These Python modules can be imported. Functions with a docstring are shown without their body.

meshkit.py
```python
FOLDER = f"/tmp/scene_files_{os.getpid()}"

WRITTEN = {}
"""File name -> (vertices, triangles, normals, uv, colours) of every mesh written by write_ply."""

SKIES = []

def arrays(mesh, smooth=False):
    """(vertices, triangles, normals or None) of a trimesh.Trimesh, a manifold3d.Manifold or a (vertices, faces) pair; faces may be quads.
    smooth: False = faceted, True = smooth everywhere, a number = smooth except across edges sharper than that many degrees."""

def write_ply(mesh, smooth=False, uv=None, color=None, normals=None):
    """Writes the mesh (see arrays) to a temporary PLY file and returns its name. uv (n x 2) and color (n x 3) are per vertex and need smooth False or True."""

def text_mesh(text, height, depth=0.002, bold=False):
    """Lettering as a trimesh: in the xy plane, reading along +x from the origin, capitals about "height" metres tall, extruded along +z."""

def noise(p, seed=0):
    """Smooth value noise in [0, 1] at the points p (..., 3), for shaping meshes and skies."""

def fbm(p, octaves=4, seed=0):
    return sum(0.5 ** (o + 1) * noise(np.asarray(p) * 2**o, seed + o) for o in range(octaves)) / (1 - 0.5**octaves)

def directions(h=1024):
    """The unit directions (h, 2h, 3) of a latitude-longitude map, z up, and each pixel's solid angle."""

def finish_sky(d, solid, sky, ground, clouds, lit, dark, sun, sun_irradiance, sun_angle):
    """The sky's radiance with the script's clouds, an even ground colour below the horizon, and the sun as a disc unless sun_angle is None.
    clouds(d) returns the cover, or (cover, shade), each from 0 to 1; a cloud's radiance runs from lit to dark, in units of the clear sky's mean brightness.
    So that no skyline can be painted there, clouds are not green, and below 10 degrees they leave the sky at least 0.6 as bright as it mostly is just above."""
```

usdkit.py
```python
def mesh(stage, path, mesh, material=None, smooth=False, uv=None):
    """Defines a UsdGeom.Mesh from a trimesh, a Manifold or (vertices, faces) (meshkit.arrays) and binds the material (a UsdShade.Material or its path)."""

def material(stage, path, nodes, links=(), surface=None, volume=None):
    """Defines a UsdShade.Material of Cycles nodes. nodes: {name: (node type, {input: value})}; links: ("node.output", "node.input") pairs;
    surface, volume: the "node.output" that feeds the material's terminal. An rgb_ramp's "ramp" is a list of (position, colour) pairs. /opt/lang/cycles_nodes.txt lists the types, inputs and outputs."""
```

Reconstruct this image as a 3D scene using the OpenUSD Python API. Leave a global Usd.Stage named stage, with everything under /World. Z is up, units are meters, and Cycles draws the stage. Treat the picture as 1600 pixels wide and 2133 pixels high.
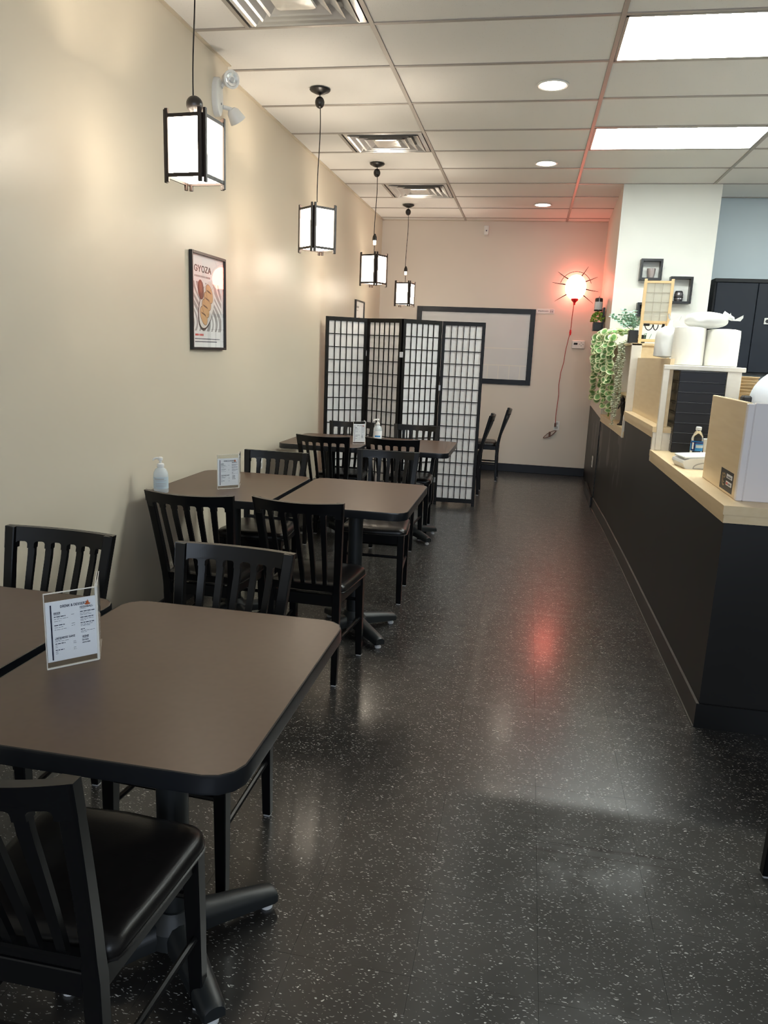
import math, random
import numpy as np
import trimesh, usdkit, meshkit
from shapely.geometry import Polygon, box as sbox
from shapely.ops import unary_union
from pxr import Usd, UsdGeom, UsdLux, UsdShade, Gf, Sdf

random.seed(7)
rng = np.random.default_rng(7)
stage = Usd.Stage.CreateInMemory()
UsdGeom.SetStageUpAxis(stage, 'Z')
UsdGeom.SetStageMetersPerUnit(stage, 1.0)
UsdGeom.Xform.Define(stage, '/World')
stage.SetDefaultPrim(stage.GetPrimAtPath('/World'))
UsdGeom.Scope.Define(stage, '/World/Looks')

# ------------------------------------------------------------------ camera, lights, exposure
FPX, PITCH, YAW, ROLL, EYE = 1552.882, .2143, .1811, .0404, 1.4895
_f = np.array([-math.sin(YAW) * math.cos(PITCH), math.cos(YAW) * math.cos(PITCH), -math.sin(PITCH)])
_r = np.array([math.cos(YAW), math.sin(YAW), 0.])
_u = np.cross(_r, _f)
_r, _u = math.cos(ROLL) * _r + math.sin(ROLL) * _u, -math.sin(ROLL) * _r + math.cos(ROLL) * _u
cam = UsdGeom.Camera.Define(stage, '/World/Camera')
cam.CreateHorizontalApertureAttr(36.0)
cam.CreateVerticalApertureAttr(36.0 * 2133 / 1600)
cam.CreateFocalLengthAttr(36.0 * FPX / 1600)
cam.CreateClippingRangeAttr((0.05, 200.0))
cam.AddTransformOp().Set(Gf.Matrix4d(*_r, 0, *_u, 0, *(-_f), 0, 0, 0, EYE, 1))
cam.CreateExposureAttr(0.38)

# daylight through the shop window in the wall behind the camera
win = UsdLux.RectLight.Define(stage, '/World/WindowDaylight')
win.CreateWidthAttr(4.6); win.CreateHeightAttr(1.75)
win.CreateIntensityAttr(3.3)
win.CreateColorAttr(Gf.Vec3f(.78, .90, 1.06))
win.AddTranslateOp().Set((0.9, -2.52, 1.975)); win.AddRotateXOp().Set(90)

TROFFER = 20.0      # radiance of the lit ceiling panels
PENDANT = 13.5      # radiance of the pendant papers
CAN = 42.0
BULB = 480.0       # the bulbs inside the pendants, shining out of their open tops
RED = 15.0

# ------------------------------------------------------------------ materials
LOOK = {}
def put(name, nodes, links=(), surface='p.BSDF'):
    LOOK[name] = usdkit.material(stage, '/World/Looks/' + name, nodes, links, surface=surface)
    return LOOK[name]
def plain(name, color, rough=.5, **kw):
    return put(name, {'p': ('principled_bsdf', dict(base_color=color, roughness=rough, **kw))})
def emit(name, color, strength):
    return put(name, {'e': ('emission', dict(color=color, strength=strength))}, surface='e.emission')
def mottled(name, c1, c2, scale, rough=.5, bump=0.0, bscale=None, bdist=.002, stretch=(1, 1, 1), detail=3, r2=None, **kw):
    """two colours mixed by noise, with an optional fine relief"""
    n = {'g': ('geometry', {}), 'm': ('mapping', dict(scale=stretch)), 'n': ('noise_texture', dict(scale=scale, detail=detail)),
         'r': ('rgb_ramp', dict(ramp=[(.3, c1), (.7, c2)])), 'p': ('principled_bsdf', dict(roughness=rough, **kw))}
    l = [('g.position', 'm.vector'), ('m.vector', 'n.vector'), ('n.fac', 'r.fac'), ('r.color', 'p.base_color')]
    if r2 is not None:
        n['rr'] = ('map_range', dict(from_min=.3, from_max=.7, to_min=rough, to_max=r2, clamp=True))
        l += [('n.fac', 'rr.value'), ('rr.result', 'p.roughness')]
    if bump:
        n['bn'] = ('noise_texture', dict(scale=bscale or scale * 6, detail=3))
        n['b'] = ('bump', dict(strength=bump, distance=bdist))
        l += [('m.vector', 'bn.vector'), ('bn.fac', 'b.height'), ('b.normal', 'p.normal')]
    return put(name, n, l)

mottled('wall_paint', (.615, .55, .44), (.63, .565, .455), 1.5, .40, bump=.12, bscale=130, bdist=.001, r2=.34)
mottled('wall_back_paint', (.68, .61, .54), (.695, .625, .555), 1.5, .45, bump=.1, bscale=130, bdist=.001)
mottled('wall_white_paint', (.70, .70, .655), (.715, .715, .67), 1.5, .5, bump=.1, bscale=130, bdist=.001)
mottled('wall_blue_grey_paint', (.52, .60, .65), (.54, .62, .67), 1.5, .5)
plain('trim_beige', (.55, .48, .38), .4)
plain('baseboard_black', (.011, .013, .019), .4, specular_ior_level=.35)
# ceiling tiles: off-white mineral fibre with small pits
put('ceiling_fibre', {
    'g': ('geometry', {}), 'v': ('voronoi_texture', dict(scale=75, randomness=1)), 'n': ('noise_texture', dict(scale=9, detail=2)),
    'a': ('math', dict(math_type='multiply_add', value2=-.10, value3=.13)), 'c': ('math', dict(math_type='less_than')),
    'x': ('mix', dict(color1=(.73, .72, .70), color2=(.36, .34, .31))), 'bn': ('noise_texture', dict(scale=160, detail=2)),
    'b': ('bump', dict(strength=.25, distance=.002)), 'p': ('principled_bsdf', dict(roughness=.85))},
    [('g.position', 'v.vector'), ('g.position', 'n.vector'), ('n.fac', 'a.value1'), ('v.distance', 'c.value1'), ('a.value', 'c.value2'),
     ('c.value', 'x.fac'), ('x.color', 'p.base_color'), ('g.position', 'bn.vector'), ('bn.fac', 'b.height'), ('b.normal', 'p.normal')])
plain('grid_metal', (.36, .33, .30), .42, metallic=.25)
plain('vent_metal', (.74, .73, .72), .2, metallic=.55)
plain('vent_dark', (.16, .16, .16), .5)
# floor: black composition tile with pale chips, duller where it is worn
put('floor_vinyl', {
    'g': ('geometry', {}), 's': ('separate_xyz', {}),
    'nw': ('noise_texture', dict(scale=38, detail=1)), 'w': ('vector_math', dict(math_type='multiply_add', vector2=(.02, .02, .02))),
    'm1': ('mapping', dict(rotation=(0, 0, .6), scale=(1, 3.0, 1))), 'v1': ('voronoi_texture', dict(scale=70)),
    'm2': ('mapping', dict(rotation=(0, 0, -.75), scale=(1, 3.0, 1), location=(.4, .7, 0))), 'v2': ('voronoi_texture', dict(scale=78)),
    'c1': ('separate_color', {}), 'c2': ('separate_color', {}),
    't1': ('math', dict(math_type='multiply_add', value2=.46, value3=-.14)), 't2': ('math', dict(math_type='multiply_add', value2=.44, value3=-.14)),
    'k1': ('math', dict(math_type='less_than')), 'k2': ('math', dict(math_type='less_than')), 'k': ('math', dict(math_type='maximum')),
    'nb': ('noise_texture', dict(scale=5, detail=5, roughness=.65)), 'rb': ('rgb_ramp', dict(ramp=[(.3, (.0125, .0115, .0106)), (.7, (.021, .0195, .018))])),
    'nc': ('noise_texture', dict(scale=30, detail=1)), 'rc': ('rgb_ramp', dict(ramp=[(.35, (.13, .125, .115)), (.65, (.52, .51, .475))])),
    'x': ('mix', {}),
    # worn patch in front: strip between two tile rows, broken up by noise
    'wy': ('map_range', dict(range_type='smoothstep', from_min=2.40, from_max=2.30, to_min=0, to_max=1, clamp=True)),
    'wx': ('map_range', dict(range_type='smoothstep', from_min=-.22, from_max=.02, to_min=0, to_max=1, clamp=True)),
    'nz': ('noise_texture', dict(scale=3.2, detail=6, roughness=.7)), 'rz': ('map_range', dict(from_min=.32, from_max=.6, to_min=.78, to_max=1, clamp=True)),
    'w1': ('math', dict(math_type='multiply')), 'w2': ('math', dict(math_type='multiply')),
    'wc': ('mix', dict(color2=(.075, .072, .064))), 'wf': ('math', dict(math_type='multiply', value2=.5)),
    # brown scuff marks running across the aisle
    'sm': ('mapping', dict(scale=(1.6, 46, 1), rotation=(0, 0, .04))), 'sn': ('noise_texture', dict(scale=1.0, detail=2)),
    'st': ('map_range', dict(from_min=.57, from_max=.63, to_min=0, to_max=1, clamp=True)),
    'sa': ('map_range', dict(range_type='smoothstep', from_min=1.98, from_max=2.16, to_min=0, to_max=1, clamp=True)),
    'sb': ('map_range', dict(range_type='smoothstep', from_min=2.44, from_max=2.36, to_min=0, to_max=1, clamp=True)),
    'sc': ('map_range', dict(range_type='smoothstep', from_min=.0, from_max=.14, to_min=0, to_max=1, clamp=True)),
    'sd': ('map_range', dict(range_type='smoothstep', from_min=.62, from_max=.46, to_min=0, to_max=1, clamp=True)),
    's1': ('math', dict(math_type='multiply')), 's2': ('math', dict(math_type='multiply')), 's3': ('math', dict(math_type='multiply')), 's4': ('math', dict(math_type='multiply')),
    's5': ('math', dict(math_type='multiply', value2=.8)), 'sx': ('mix', dict(color2=(.016, .011, .008))),
    # outline left on the floor by an old mat
    'dx': ('math', dict(math_type='subtract', value2=.32)), 'ax': ('math', dict(math_type='absolute')), 'hx': ('math', dict(math_type='subtract', value2=.46)),
    'dy': ('math', dict(math_type='subtract', value2=3.66)), 'ay': ('math', dict(math_type='absolute')), 'hy': ('math', dict(math_type='subtract', value2=.63)),
    'mm': ('math', dict(math_type='maximum')), 'am': ('math', dict(math_type='absolute')),
    'ml': ('map_range', dict(range_type='smoothstep', from_min=.035, from_max=.005, to_min=0, to_max=.45, clamp=True)),
    'mc': ('mix', dict(color2=(.055, .052, .047))),
    'co': ('math', dict(math_type='multiply_add', value2=-.43, value3=.42)), 'sp': ('math', dict(math_type='multiply_add', value2=-.30, value3=.42)), 'ro': ('math', dict(math_type='multiply_add', value2=.25, value3=.28)), 'nr': ('noise_texture', dict(scale=14, detail=4)),
    'rr': ('math', dict(math_type='multiply_add', value2=.10)),
    'bn': ('noise_texture', dict(scale=22, detail=3)), 'b': ('bump', dict(strength=.05, distance=.002)),
    'p': ('principled_bsdf', dict(roughness=.22, coat_roughness=.165, coat_ior=1.45, specular_ior_level=.42))},
    [('w2.value', 'co.value1'), ('co.value', 'p.coat_weight'), ('w2.value', 'sp.value1'), ('sp.value', 'p.specular_ior_level'), ('g.position', 's.vector'), ('g.position', 'nw.vector'), ('nw.color', 'w.vector1'), ('g.position', 'w.vector3'),
     ('w.vector', 'm1.vector'), ('m1.vector', 'v1.vector'), ('w.vector', 'm2.vector'), ('m2.vector', 'v2.vector'),
     ('v1.color', 'c1.color'), ('v2.color', 'c2.color'), ('c1.r', 't1.value1'), ('c2.r', 't2.value1'),
     ('v1.distance', 'k1.value1'), ('t1.value', 'k1.value2'), ('v2.distance', 'k2.value1'), ('t2.value', 'k2.value2'),
     ('k1.value', 'k.value1'), ('k2.value', 'k.value2'), ('g.position', 'nb.vector'), ('nb.fac', 'rb.fac'), ('g.position', 'nc.vector'), ('nc.fac', 'rc.fac'),
     ('s.y', 'wy.value'), ('s.x', 'wx.value'), ('g.position', 'nz.vector'), ('nz.fac', 'rz.value'), ('wy.result', 'w1.value1'), ('wx.result', 'w1.value2'),
     ('w1.value', 'w2.value1'), ('rz.result', 'w2.value2'), ('w2.value', 'wf.value1'),
     ('rb.color', 'wc.color1'), ('wf.value', 'wc.fac'),
     ('s.x', 'dx.value1'), ('dx.value', 'ax.value1'), ('ax.value', 'hx.value1'), ('s.y', 'dy.value1'), ('dy.value', 'ay.value1'), ('ay.value', 'hy.value1'),
     ('hx.value', 'mm.value1'), ('hy.value', 'mm.value2'), ('mm.value', 'am.value1'), ('am.value', 'ml.value'),
     ('wc.color', 'mc.color1'), ('ml.result', 'mc.fac'), ('g.position', 'sm.vector'), ('sm.vector', 'sn.vector'), ('sn.fac', 'st.value'), ('s.y', 'sa.value'), ('s.y', 'sb.value'), ('s.x', 'sc.value'), ('s.x', 'sd.value'),
     ('st.result', 's1.value1'), ('sa.result', 's1.value2'), ('sb.result', 's2.value1'), ('sc.result', 's2.value2'), ('s1.value', 's3.value1'), ('s2.value', 's3.value2'),
     ('s3.value', 's4.value1'), ('sd.result', 's4.value2'), ('s4.value', 's5.value1'), ('s5.value', 'sx.fac'), ('mc.color', 'sx.color1'), ('sx.color', 'x.color1'), ('rc.color', 'x.color2'), ('k.value', 'x.fac'), ('x.color', 'p.base_color'),
     ('w2.value', 'ro.value1'), ('g.position', 'nr.vector'), ('nr.fac', 'rr.value1'), ('ro.value', 'rr.value3'), ('rr.value', 'p.roughness'),
     ('g.position', 'bn.vector'), ('bn.fac', 'b.height'), ('b.normal', 'p.normal')])
plain('floor_joint', (.010, .0095, .009), .8)
plain('chair_black', (.0035, .0035, .004), .26, specular_ior_level=.30)
mottled('seat_vinyl', (.007, .006, .006), (.009, .008, .0078), 40, .30, specular_ior_level=.34, bump=.12, bscale=260, bdist=.001)
mottled('laminate_brown', (.074, .041, .026), (.082, .046, .030), 60, .34, specular_ior_level=.36, bump=.03, bscale=300, bdist=.0006)
plain('edge_black', (.008, .009, .011), .25)
plain('cast_black', (.011, .013, .014), .45)
plain('glide_white', (.65, .65, .65), .4)
mottled('maple', (.68, .515, .30), (.73, .57, .35), 5, .36, stretch=(6, 1, 9), detail=4)
mottled('maple_daylit', (.72, .66, .57), (.75, .695, .605), 5, .4, stretch=(6, 1, 9), detail=4)  # same maple, cool daylight put into the colour for camera-facing faces
# counter front: black paint, with paler noise patches near its far end
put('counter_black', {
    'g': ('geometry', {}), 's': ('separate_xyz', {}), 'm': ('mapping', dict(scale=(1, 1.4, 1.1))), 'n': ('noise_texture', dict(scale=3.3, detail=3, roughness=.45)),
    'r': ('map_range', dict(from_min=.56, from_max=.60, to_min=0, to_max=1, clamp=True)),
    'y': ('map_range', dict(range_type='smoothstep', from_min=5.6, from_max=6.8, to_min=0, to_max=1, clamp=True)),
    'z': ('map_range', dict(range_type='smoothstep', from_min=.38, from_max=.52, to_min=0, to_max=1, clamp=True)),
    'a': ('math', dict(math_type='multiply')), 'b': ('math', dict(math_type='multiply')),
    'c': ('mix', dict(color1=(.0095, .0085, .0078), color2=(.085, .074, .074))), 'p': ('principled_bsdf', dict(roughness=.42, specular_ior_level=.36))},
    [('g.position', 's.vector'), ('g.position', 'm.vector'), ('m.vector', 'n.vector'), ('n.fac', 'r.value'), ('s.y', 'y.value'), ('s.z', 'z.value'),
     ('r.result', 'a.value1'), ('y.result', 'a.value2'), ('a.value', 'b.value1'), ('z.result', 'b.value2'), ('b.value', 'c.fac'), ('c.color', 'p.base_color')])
plain('panel_daylit', (.74, .69, .68), .4)  # maple boards facing the camera, daylight painted into their colour
plain('glint_caulk', (.085, .072, .062), .6)  # painted highlight for the kick board edge, also the floor caulk
plain('counter_kick', (.007, .0068, .0065), .32, specular_ior_level=.35)
plain('screen_wood', (.004, .0035, .0035), .4, specular_ior_level=.25)
put('shoji_paper', {'d': ('diffuse_bsdf', dict(color=(.86, .86, .86))), 't': ('translucent_bsdf', dict(color=(.80, .80, .81))), 'x': ('mix_closure', dict(fac=.35)),
                    'g': ('geometry', {}), 'n': ('noise_texture', dict(scale=25, detail=4))}, [('d.BSDF', 'x.closure1'), ('t.BSDF', 'x.closure2')], surface='x.closure')
plain('lamp_wood', (.022, .013, .010), .4)
plain('lamp_cord', (.012, .009, .008), .5)
plain('lamp_ball', (.016, .014, .013), .3)
emit('pendant_paper', (1.0, .86, .68), PENDANT)
emit('socket_glow', (1.0, .80, .55), 2.5)
emit('troffer_lit', (.93, 1.0, .95), TROFFER)
emit('can_lit', (1.0, .88, .70), CAN)
emit('red_lit', (1.0, .20, .14), RED)
plain('red_plastic', (.75, .012, .02), .3)
plain('red_cord', (.40, .05, .035), .45)
plain('brown_cord', (.12, .05, .035), .5)
plain('white_plastic', (.76, .76, .74), .35)
plain('grey_plastic', (.42, .42, .42), .4)
plain('lens_clear', (.85, .88, .9), .1, metallic=.5)
plain('black_frame', (.008, .008, .009), .35)
plain('paper_white', (.78, .78, .78), .55)
plain('menu_paper', (.88, .89, .93), .5)
plain('ink_navy', (.015, .02, .05), .5)
plain('ink_black', (.015, .014, .016), .5)
plain('ink_grey', (.20, .20, .24), .5)
plain('ink_orange', (.55, .12, .03), .5)
plain('ink_red', (.62, .07, .07), .5)
plain('print_grey', (.34, .33, .33), .5)
plain('print_tan', (.60, .37, .18), .5)
plain('print_tan_dark', (.16, .085, .05), .5)
plain('print_brown', (.07, .03, .022), .5)
plain('print_plate', (.70, .68, .65), .5)
def pane(name, tint=(1, 1, 1), rough=.0, ior=1.5):
    put(name, {'t': ('transparent_bsdf', dict(color=tint)), 'g': ('glossy_bsdf', dict(color=(1, 1, 1), roughness=rough)), 'f': ('fresnel', dict(IOR=ior)), 'x': ('mix_closure', {}), 'q': ('geometry', {}),
               'k': ('math', dict(math_type='subtract', value1=1.0)), 'j': ('math', dict(math_type='multiply'))},
        [('q.backfacing', 'k.value2'), ('f.fac', 'j.value1'), ('k.value', 'j.value2'), ('j.value', 'x.fac'), ('t.BSDF', 'x.closure1'), ('g.BSDF', 'x.closure2')], surface='x.closure')
pane('glass_pane')
pane('acrylic', (.96, .965, .96), .02)
plain('acrylic_edge', (.75, .73, .68), .15)
plain('window_black', (.012, .015, .023), .4, specular_ior_level=.3)
mottled('window_panel', (.60, .60, .61), (.63, .63, .64), 4, .4)
plain('panel_line', (.70, .68, .64), .5)
plain('tray_black', (.008, .009, .014), .42, specular_ior_level=.3)
plain('tray_side', (.026, .021, .019), .3)
put('bag_white', {'d': ('principled_bsdf', dict(base_color=(.87, .87, .85), roughness=.35)), 't': ('translucent_bsdf', dict(color=(.8, .8, .78))), 'x': ('mix_closure', dict(fac=.25))},
    [('d.BSDF', 'x.closure1'), ('t.BSDF', 'x.closure2')], surface='x.closure')
plain('bowl_cream', (.84, .82, .75), .4)
plain('kraft', (.52, .37, .20), .6)
plain('lantern_wood', (.70, .49, .25), .45)
put('lantern_paper', {'d': ('diffuse_bsdf', dict(color=(.72, .70, .62))), 't': ('translucent_bsdf', dict(color=(.7, .68, .6))), 'x': ('mix_closure', dict(fac=.4))},
    [('d.BSDF', 'x.closure1'), ('t.BSDF', 'x.closure2')], surface='x.closure')
plain('lantern_line', (.42, .38, .30), .5)
plain('pot_black', (.008, .008, .008), .4)
plain('cabinet_slate', (.011, .015, .024), .42, specular_ior_level=.3)
plain('cabinet_gap', (.004, .005, .007), .6)
plain('steel', (.55, .55, .56), .3, metallic=.8)
plain('cooker_white', (.66, .70, .78), .3)
plain('statue_black', (.010, .008, .008), .45)
plain('jar_white', (.60, .60, .62), .25)
plain('silver_dark', (.20, .19, .20), .25, metallic=.7)
plain('candle_glass', (.42, .36, .35), .2, metallic=.35)
plain('stem_green', (.12, .22, .06), .6)
plain('string_leaf', (.62, .66, .50), .4)
plain('eucalyptus', (.27, .45, .33), .5)
plain('boxwood', (.16, .30, .035), .5)
plain('boxwood_tip', (.42, .33, .05), .5)
plain('label_blue', (.02, .23, .55), .4)
plain('label_navy', (.012, .02, .12), .4)
plain('label_pale', (.50, .60, .66), .4)
plain('gold', (.30, .20, .09), .4)
put('clear_plastic', {'p': ('principled_bsdf', dict(base_color=(.95, .97, .98), roughness=.05, transmission_weight=1.0, ior=1.33))})
put('bottle_plastic', {'d': ('principled_bsdf', dict(base_color=(.74, .79, .81), roughness=.15)), 't': ('transparent_bsdf', dict(color=(.9, .95, 1))), 'x': ('mix_closure', dict(fac=.45))},
    [('d.BSDF', 'x.closure1'), ('t.BSDF', 'x.closure2')], surface='x.closure')
# variegated leaf: green heart, cream rim, from the leaf's own radial coordinate
put('ivy_leaf', {'u': ('texture_coordinate', {}), 's': ('separate_xyz', {}), 'o': ('object_info', {}), 'r': ('rgb_ramp', dict(ramp=[(0, (.10, .26, .07)), (.62, (.17, .36, .11)), (.80, (.62, .68, .38)), (1, (.78, .80, .55))])),
                 'h': ('hsv', dict(saturation=.95)), 'v': ('map_range', dict(from_min=0, from_max=1, to_min=.75, to_max=1.3)),
                 'd': ('principled_bsdf', dict(roughness=.4)), 't': ('translucent_bsdf', {}), 'x': ('mix_closure', dict(fac=.2))},
    [('u.UV', 's.vector'), ('s.x', 'r.fac'), ('r.color', 'h.color'), ('o.random', 'v.value'), ('v.result', 'h.value'), ('h.color', 'd.base_color'), ('h.color', 't.color'),
     ('d.BSDF', 'x.closure1'), ('t.BSDF', 'x.closure2')], surface='x.closure')

# ------------------------------------------------------------------ scene tree helpers
TAKEN = {}
def numbered(parent, name):
    k = TAKEN.get((parent, name), 0); TAKEN[(parent, name)] = k + 1
    return f'{parent}/{name}' + (f'_{k:03d}' if k else '')
def say(path, **kw):
    p = stage.GetPrimAtPath(path)
    for k, v in kw.items():
        if v:
            p.SetCustomDataByKey({'cat': 'category'}.get(k, k), v)
def join(*ms):
    ms = [m for x in ms for m in (x if isinstance(x, (list, tuple)) else [x])]
    return trimesh.util.concatenate(ms) if len(ms) > 1 else ms[0]
def obj(name, mesh, mat, parent='/World', smooth=30, uv=None, **kw):
    path = numbered(parent, name)
    usdkit.mesh(stage, path, join(mesh) if isinstance(mesh, list) else mesh, LOOK[mat], smooth=smooth, uv=uv)
    say(path, **kw)
    return path
def thing(name, label, cat, loc=(0, 0, 0), rz=0.0, group=None):
    path = numbered('/World', name)
    x = UsdGeom.Xform.Define(stage, path)
    x.AddTranslateOp().Set(tuple(map(float, loc))); x.AddRotateZOp().Set(float(rz))
    say(path, label=label, cat=cat, group=group)
    return path
def dup(src, label, loc, rz=0.0, group=None):
    c = stage.GetPrimAtPath(src).GetCustomData()
    name = src.rsplit('/', 1)[1]
    path = thing(name, label, c['category'], loc, rz, group or c.get('group'))
    p = stage.GetPrimAtPath(path)
    p.GetReferences().AddInternalReference(src); p.SetInstanceable(True)
    return path
def frame(name, kind='structure'):
    path = numbered('/World', name); UsdGeom.Xform.Define(stage, path); say(path, kind=kind)
    return path

# ------------------------------------------------------------------ mesh helpers
def box(x0, x1, y0, y1, z0, z1, b=0.0):
    if b <= 0:
        m = trimesh.creation.box((x1 - x0, y1 - y0, z1 - z0))
        m.apply_translation(((x0 + x1) / 2, (y0 + y1) / 2, (z0 + z1) / 2)); return m
    pts = []
    for sx, sy, sz in np.ndindex(2, 2, 2):
        c = np.array([(x0, x1)[sx], (y0, y1)[sy], (z0, z1)[sz]]); d = np.array([(1, -1)[sx], (1, -1)[sy], (1, -1)[sz]]) * b
        for a in range(3):
            q = c + d; q[a] = c[a]; pts.append(q)
    return trimesh.Trimesh(np.array(pts)).convex_hull
def tube(pts, r, n=8, caps=True):
    pts = np.asarray(pts, float); r = np.broadcast_to(r, len(pts))
    t = np.gradient(pts, axis=0); t /= np.linalg.norm(t, axis=1, keepdims=True) + 1e-12
    a = np.array([0, 0, 1.]) if abs(t[0][2]) < .9 else np.array([1., 0, 0])
    rows = []
    for p, d, rr in zip(pts, t, r):
        a = a - d * (a @ d); a /= np.linalg.norm(a); b = np.cross(d, a)
        th = np.linspace(0, 2 * np.pi, n, endpoint=False)
        rows.append(p + rr * (np.cos(th)[:, None] * a + np.sin(th)[:, None] * b))
    return loft(rows, caps)
def loft(rows, caps=True):
    n, k = len(rows[0]), len(rows)
    v = np.vstack(rows); f = []
    for i in range(k - 1):
        for j in range(n):
            a, b = i * n + j, i * n + (j + 1) % n
            f += [(a, b, b + n), (a, b + n, a + n)]
    if caps:
        v = np.vstack([v, rows[0].mean(0), rows[-1].mean(0)])
        for j in range(n):
            f += [(len(v) - 2, (j + 1) % n, j), (len(v) - 1, (k - 1) * n + j, (k - 1) * n + (j + 1) % n)]
    m = trimesh.Trimesh(v, np.array(f), process=False)
    return m
def lathe(profile, n=24):
    return trimesh.creation.revolve(np.array(profile, float), sections=n)
def move(m, *d):
    m = m.copy(); m.apply_translation(d); return m
def turn(m, deg, axis=(0, 0, 1), at=(0, 0, 0)):
    m = m.copy(); m.apply_transform(trimesh.transformations.rotation_matrix(math.radians(deg), axis, at)); return m
def extrude(poly, h):
    g = [poly] if poly.geom_type == 'Polygon' else list(poly.geoms)
    return join([trimesh.creation.extrude_polygon(p, h, engine='earcut') for p in g])
def lay(m, o, u, v):
    """a mesh drawn in the xy plane, put on the surface at o with reading direction u and up direction v"""
    u, v = np.array(u, float), np.array(v, float); u /= np.linalg.norm(u); v /= np.linalg.norm(v)
    T = np.eye(4); T[:3, 0], T[:3, 1], T[:3, 2], T[:3, 3] = u, v, np.cross(u, v), o
    m = m.copy(); m.apply_transform(T); return m
def strip(x0, x1, y0, y1, h=.0006):
    return box(x0, x1, y0, y1, 0, h)
def text(s, x, y, h, bold=True, depth=.0006, width=None):
    m = meshkit.text_mesh(s, h, depth, bold)
    if width:
        m.apply_scale((width / m.extents[0], 1, 1))
    m.apply_translation((x - m.bounds[0][0], y, 0)); return m
def rrect(x0, x1, y0, y1, r, q=6):
    return sbox(x0 + r, y0 + r, x1 - r, y1 - r).buffer(r, quad_segs=q)
def ring_pts(poly, n):
    e = poly.exterior
    return np.array([e.interpolate(i / n, normalized=True).coords[0] for i in range(n)])
def pillow(poly, levels, n=64):
    """levels: (inset, z); the outline moved inwards level by level and closed on top and bottom"""
    c = np.array(poly.centroid.coords[0]); rows = []
    p0 = ring_pts(poly, n); d = c - p0; L = np.linalg.norm(d, axis=1, keepdims=True)
    for ins, z in levels:
        rows.append(np.c_[p0 + d / L * np.minimum(ins, L * .98), np.full(n, z)])
    m = loft(rows)
    trimesh.repair.fix_normals(m)
    return m

# ------------------------------------------------------------------ the room
CEIL = 3.081
XW, XN, YB, YF = -1.957, -1.882, 9.77, -2.55         # far left wall, near left wall, back wall, front wall
JOG = 4.58
T0 = .3048
# floor: each tile of the visible aisle is a piece, the rest of the room one mesh
floor = frame('floor')
obj('floor_bed', box(-2.1, 4.3, YF - .1, YB + .1, -.12, -.0035), 'floor_joint', floor, smooth=False)
gap = .00028
def tile_mesh(x0, y0):
    return box(max(x0, XW) + gap, x0 + T0 - gap, y0 + gap, min(y0 + T0, YB) - gap, -.0034, 0)
rest = []
for i in range(-7, 14):
    for k in range(-14, 27):
        x0, y0 = .138 + i * T0, 1.530 + k * T0
        if x0 > 4.2 or y0 > YB or x0 + T0 < XW + .01 or y0 + T0 > YB + .28: continue
        if i <= 2 and y0 > 1.1:
            obj('tile', tile_mesh(x0, y0), 'floor_vinyl', floor, smooth=False)
        else:
            rest.append(tile_mesh(x0, y0))
say(obj('tiling', rest, 'floor_vinyl', floor, smooth=False), kind='stuff')

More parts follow.
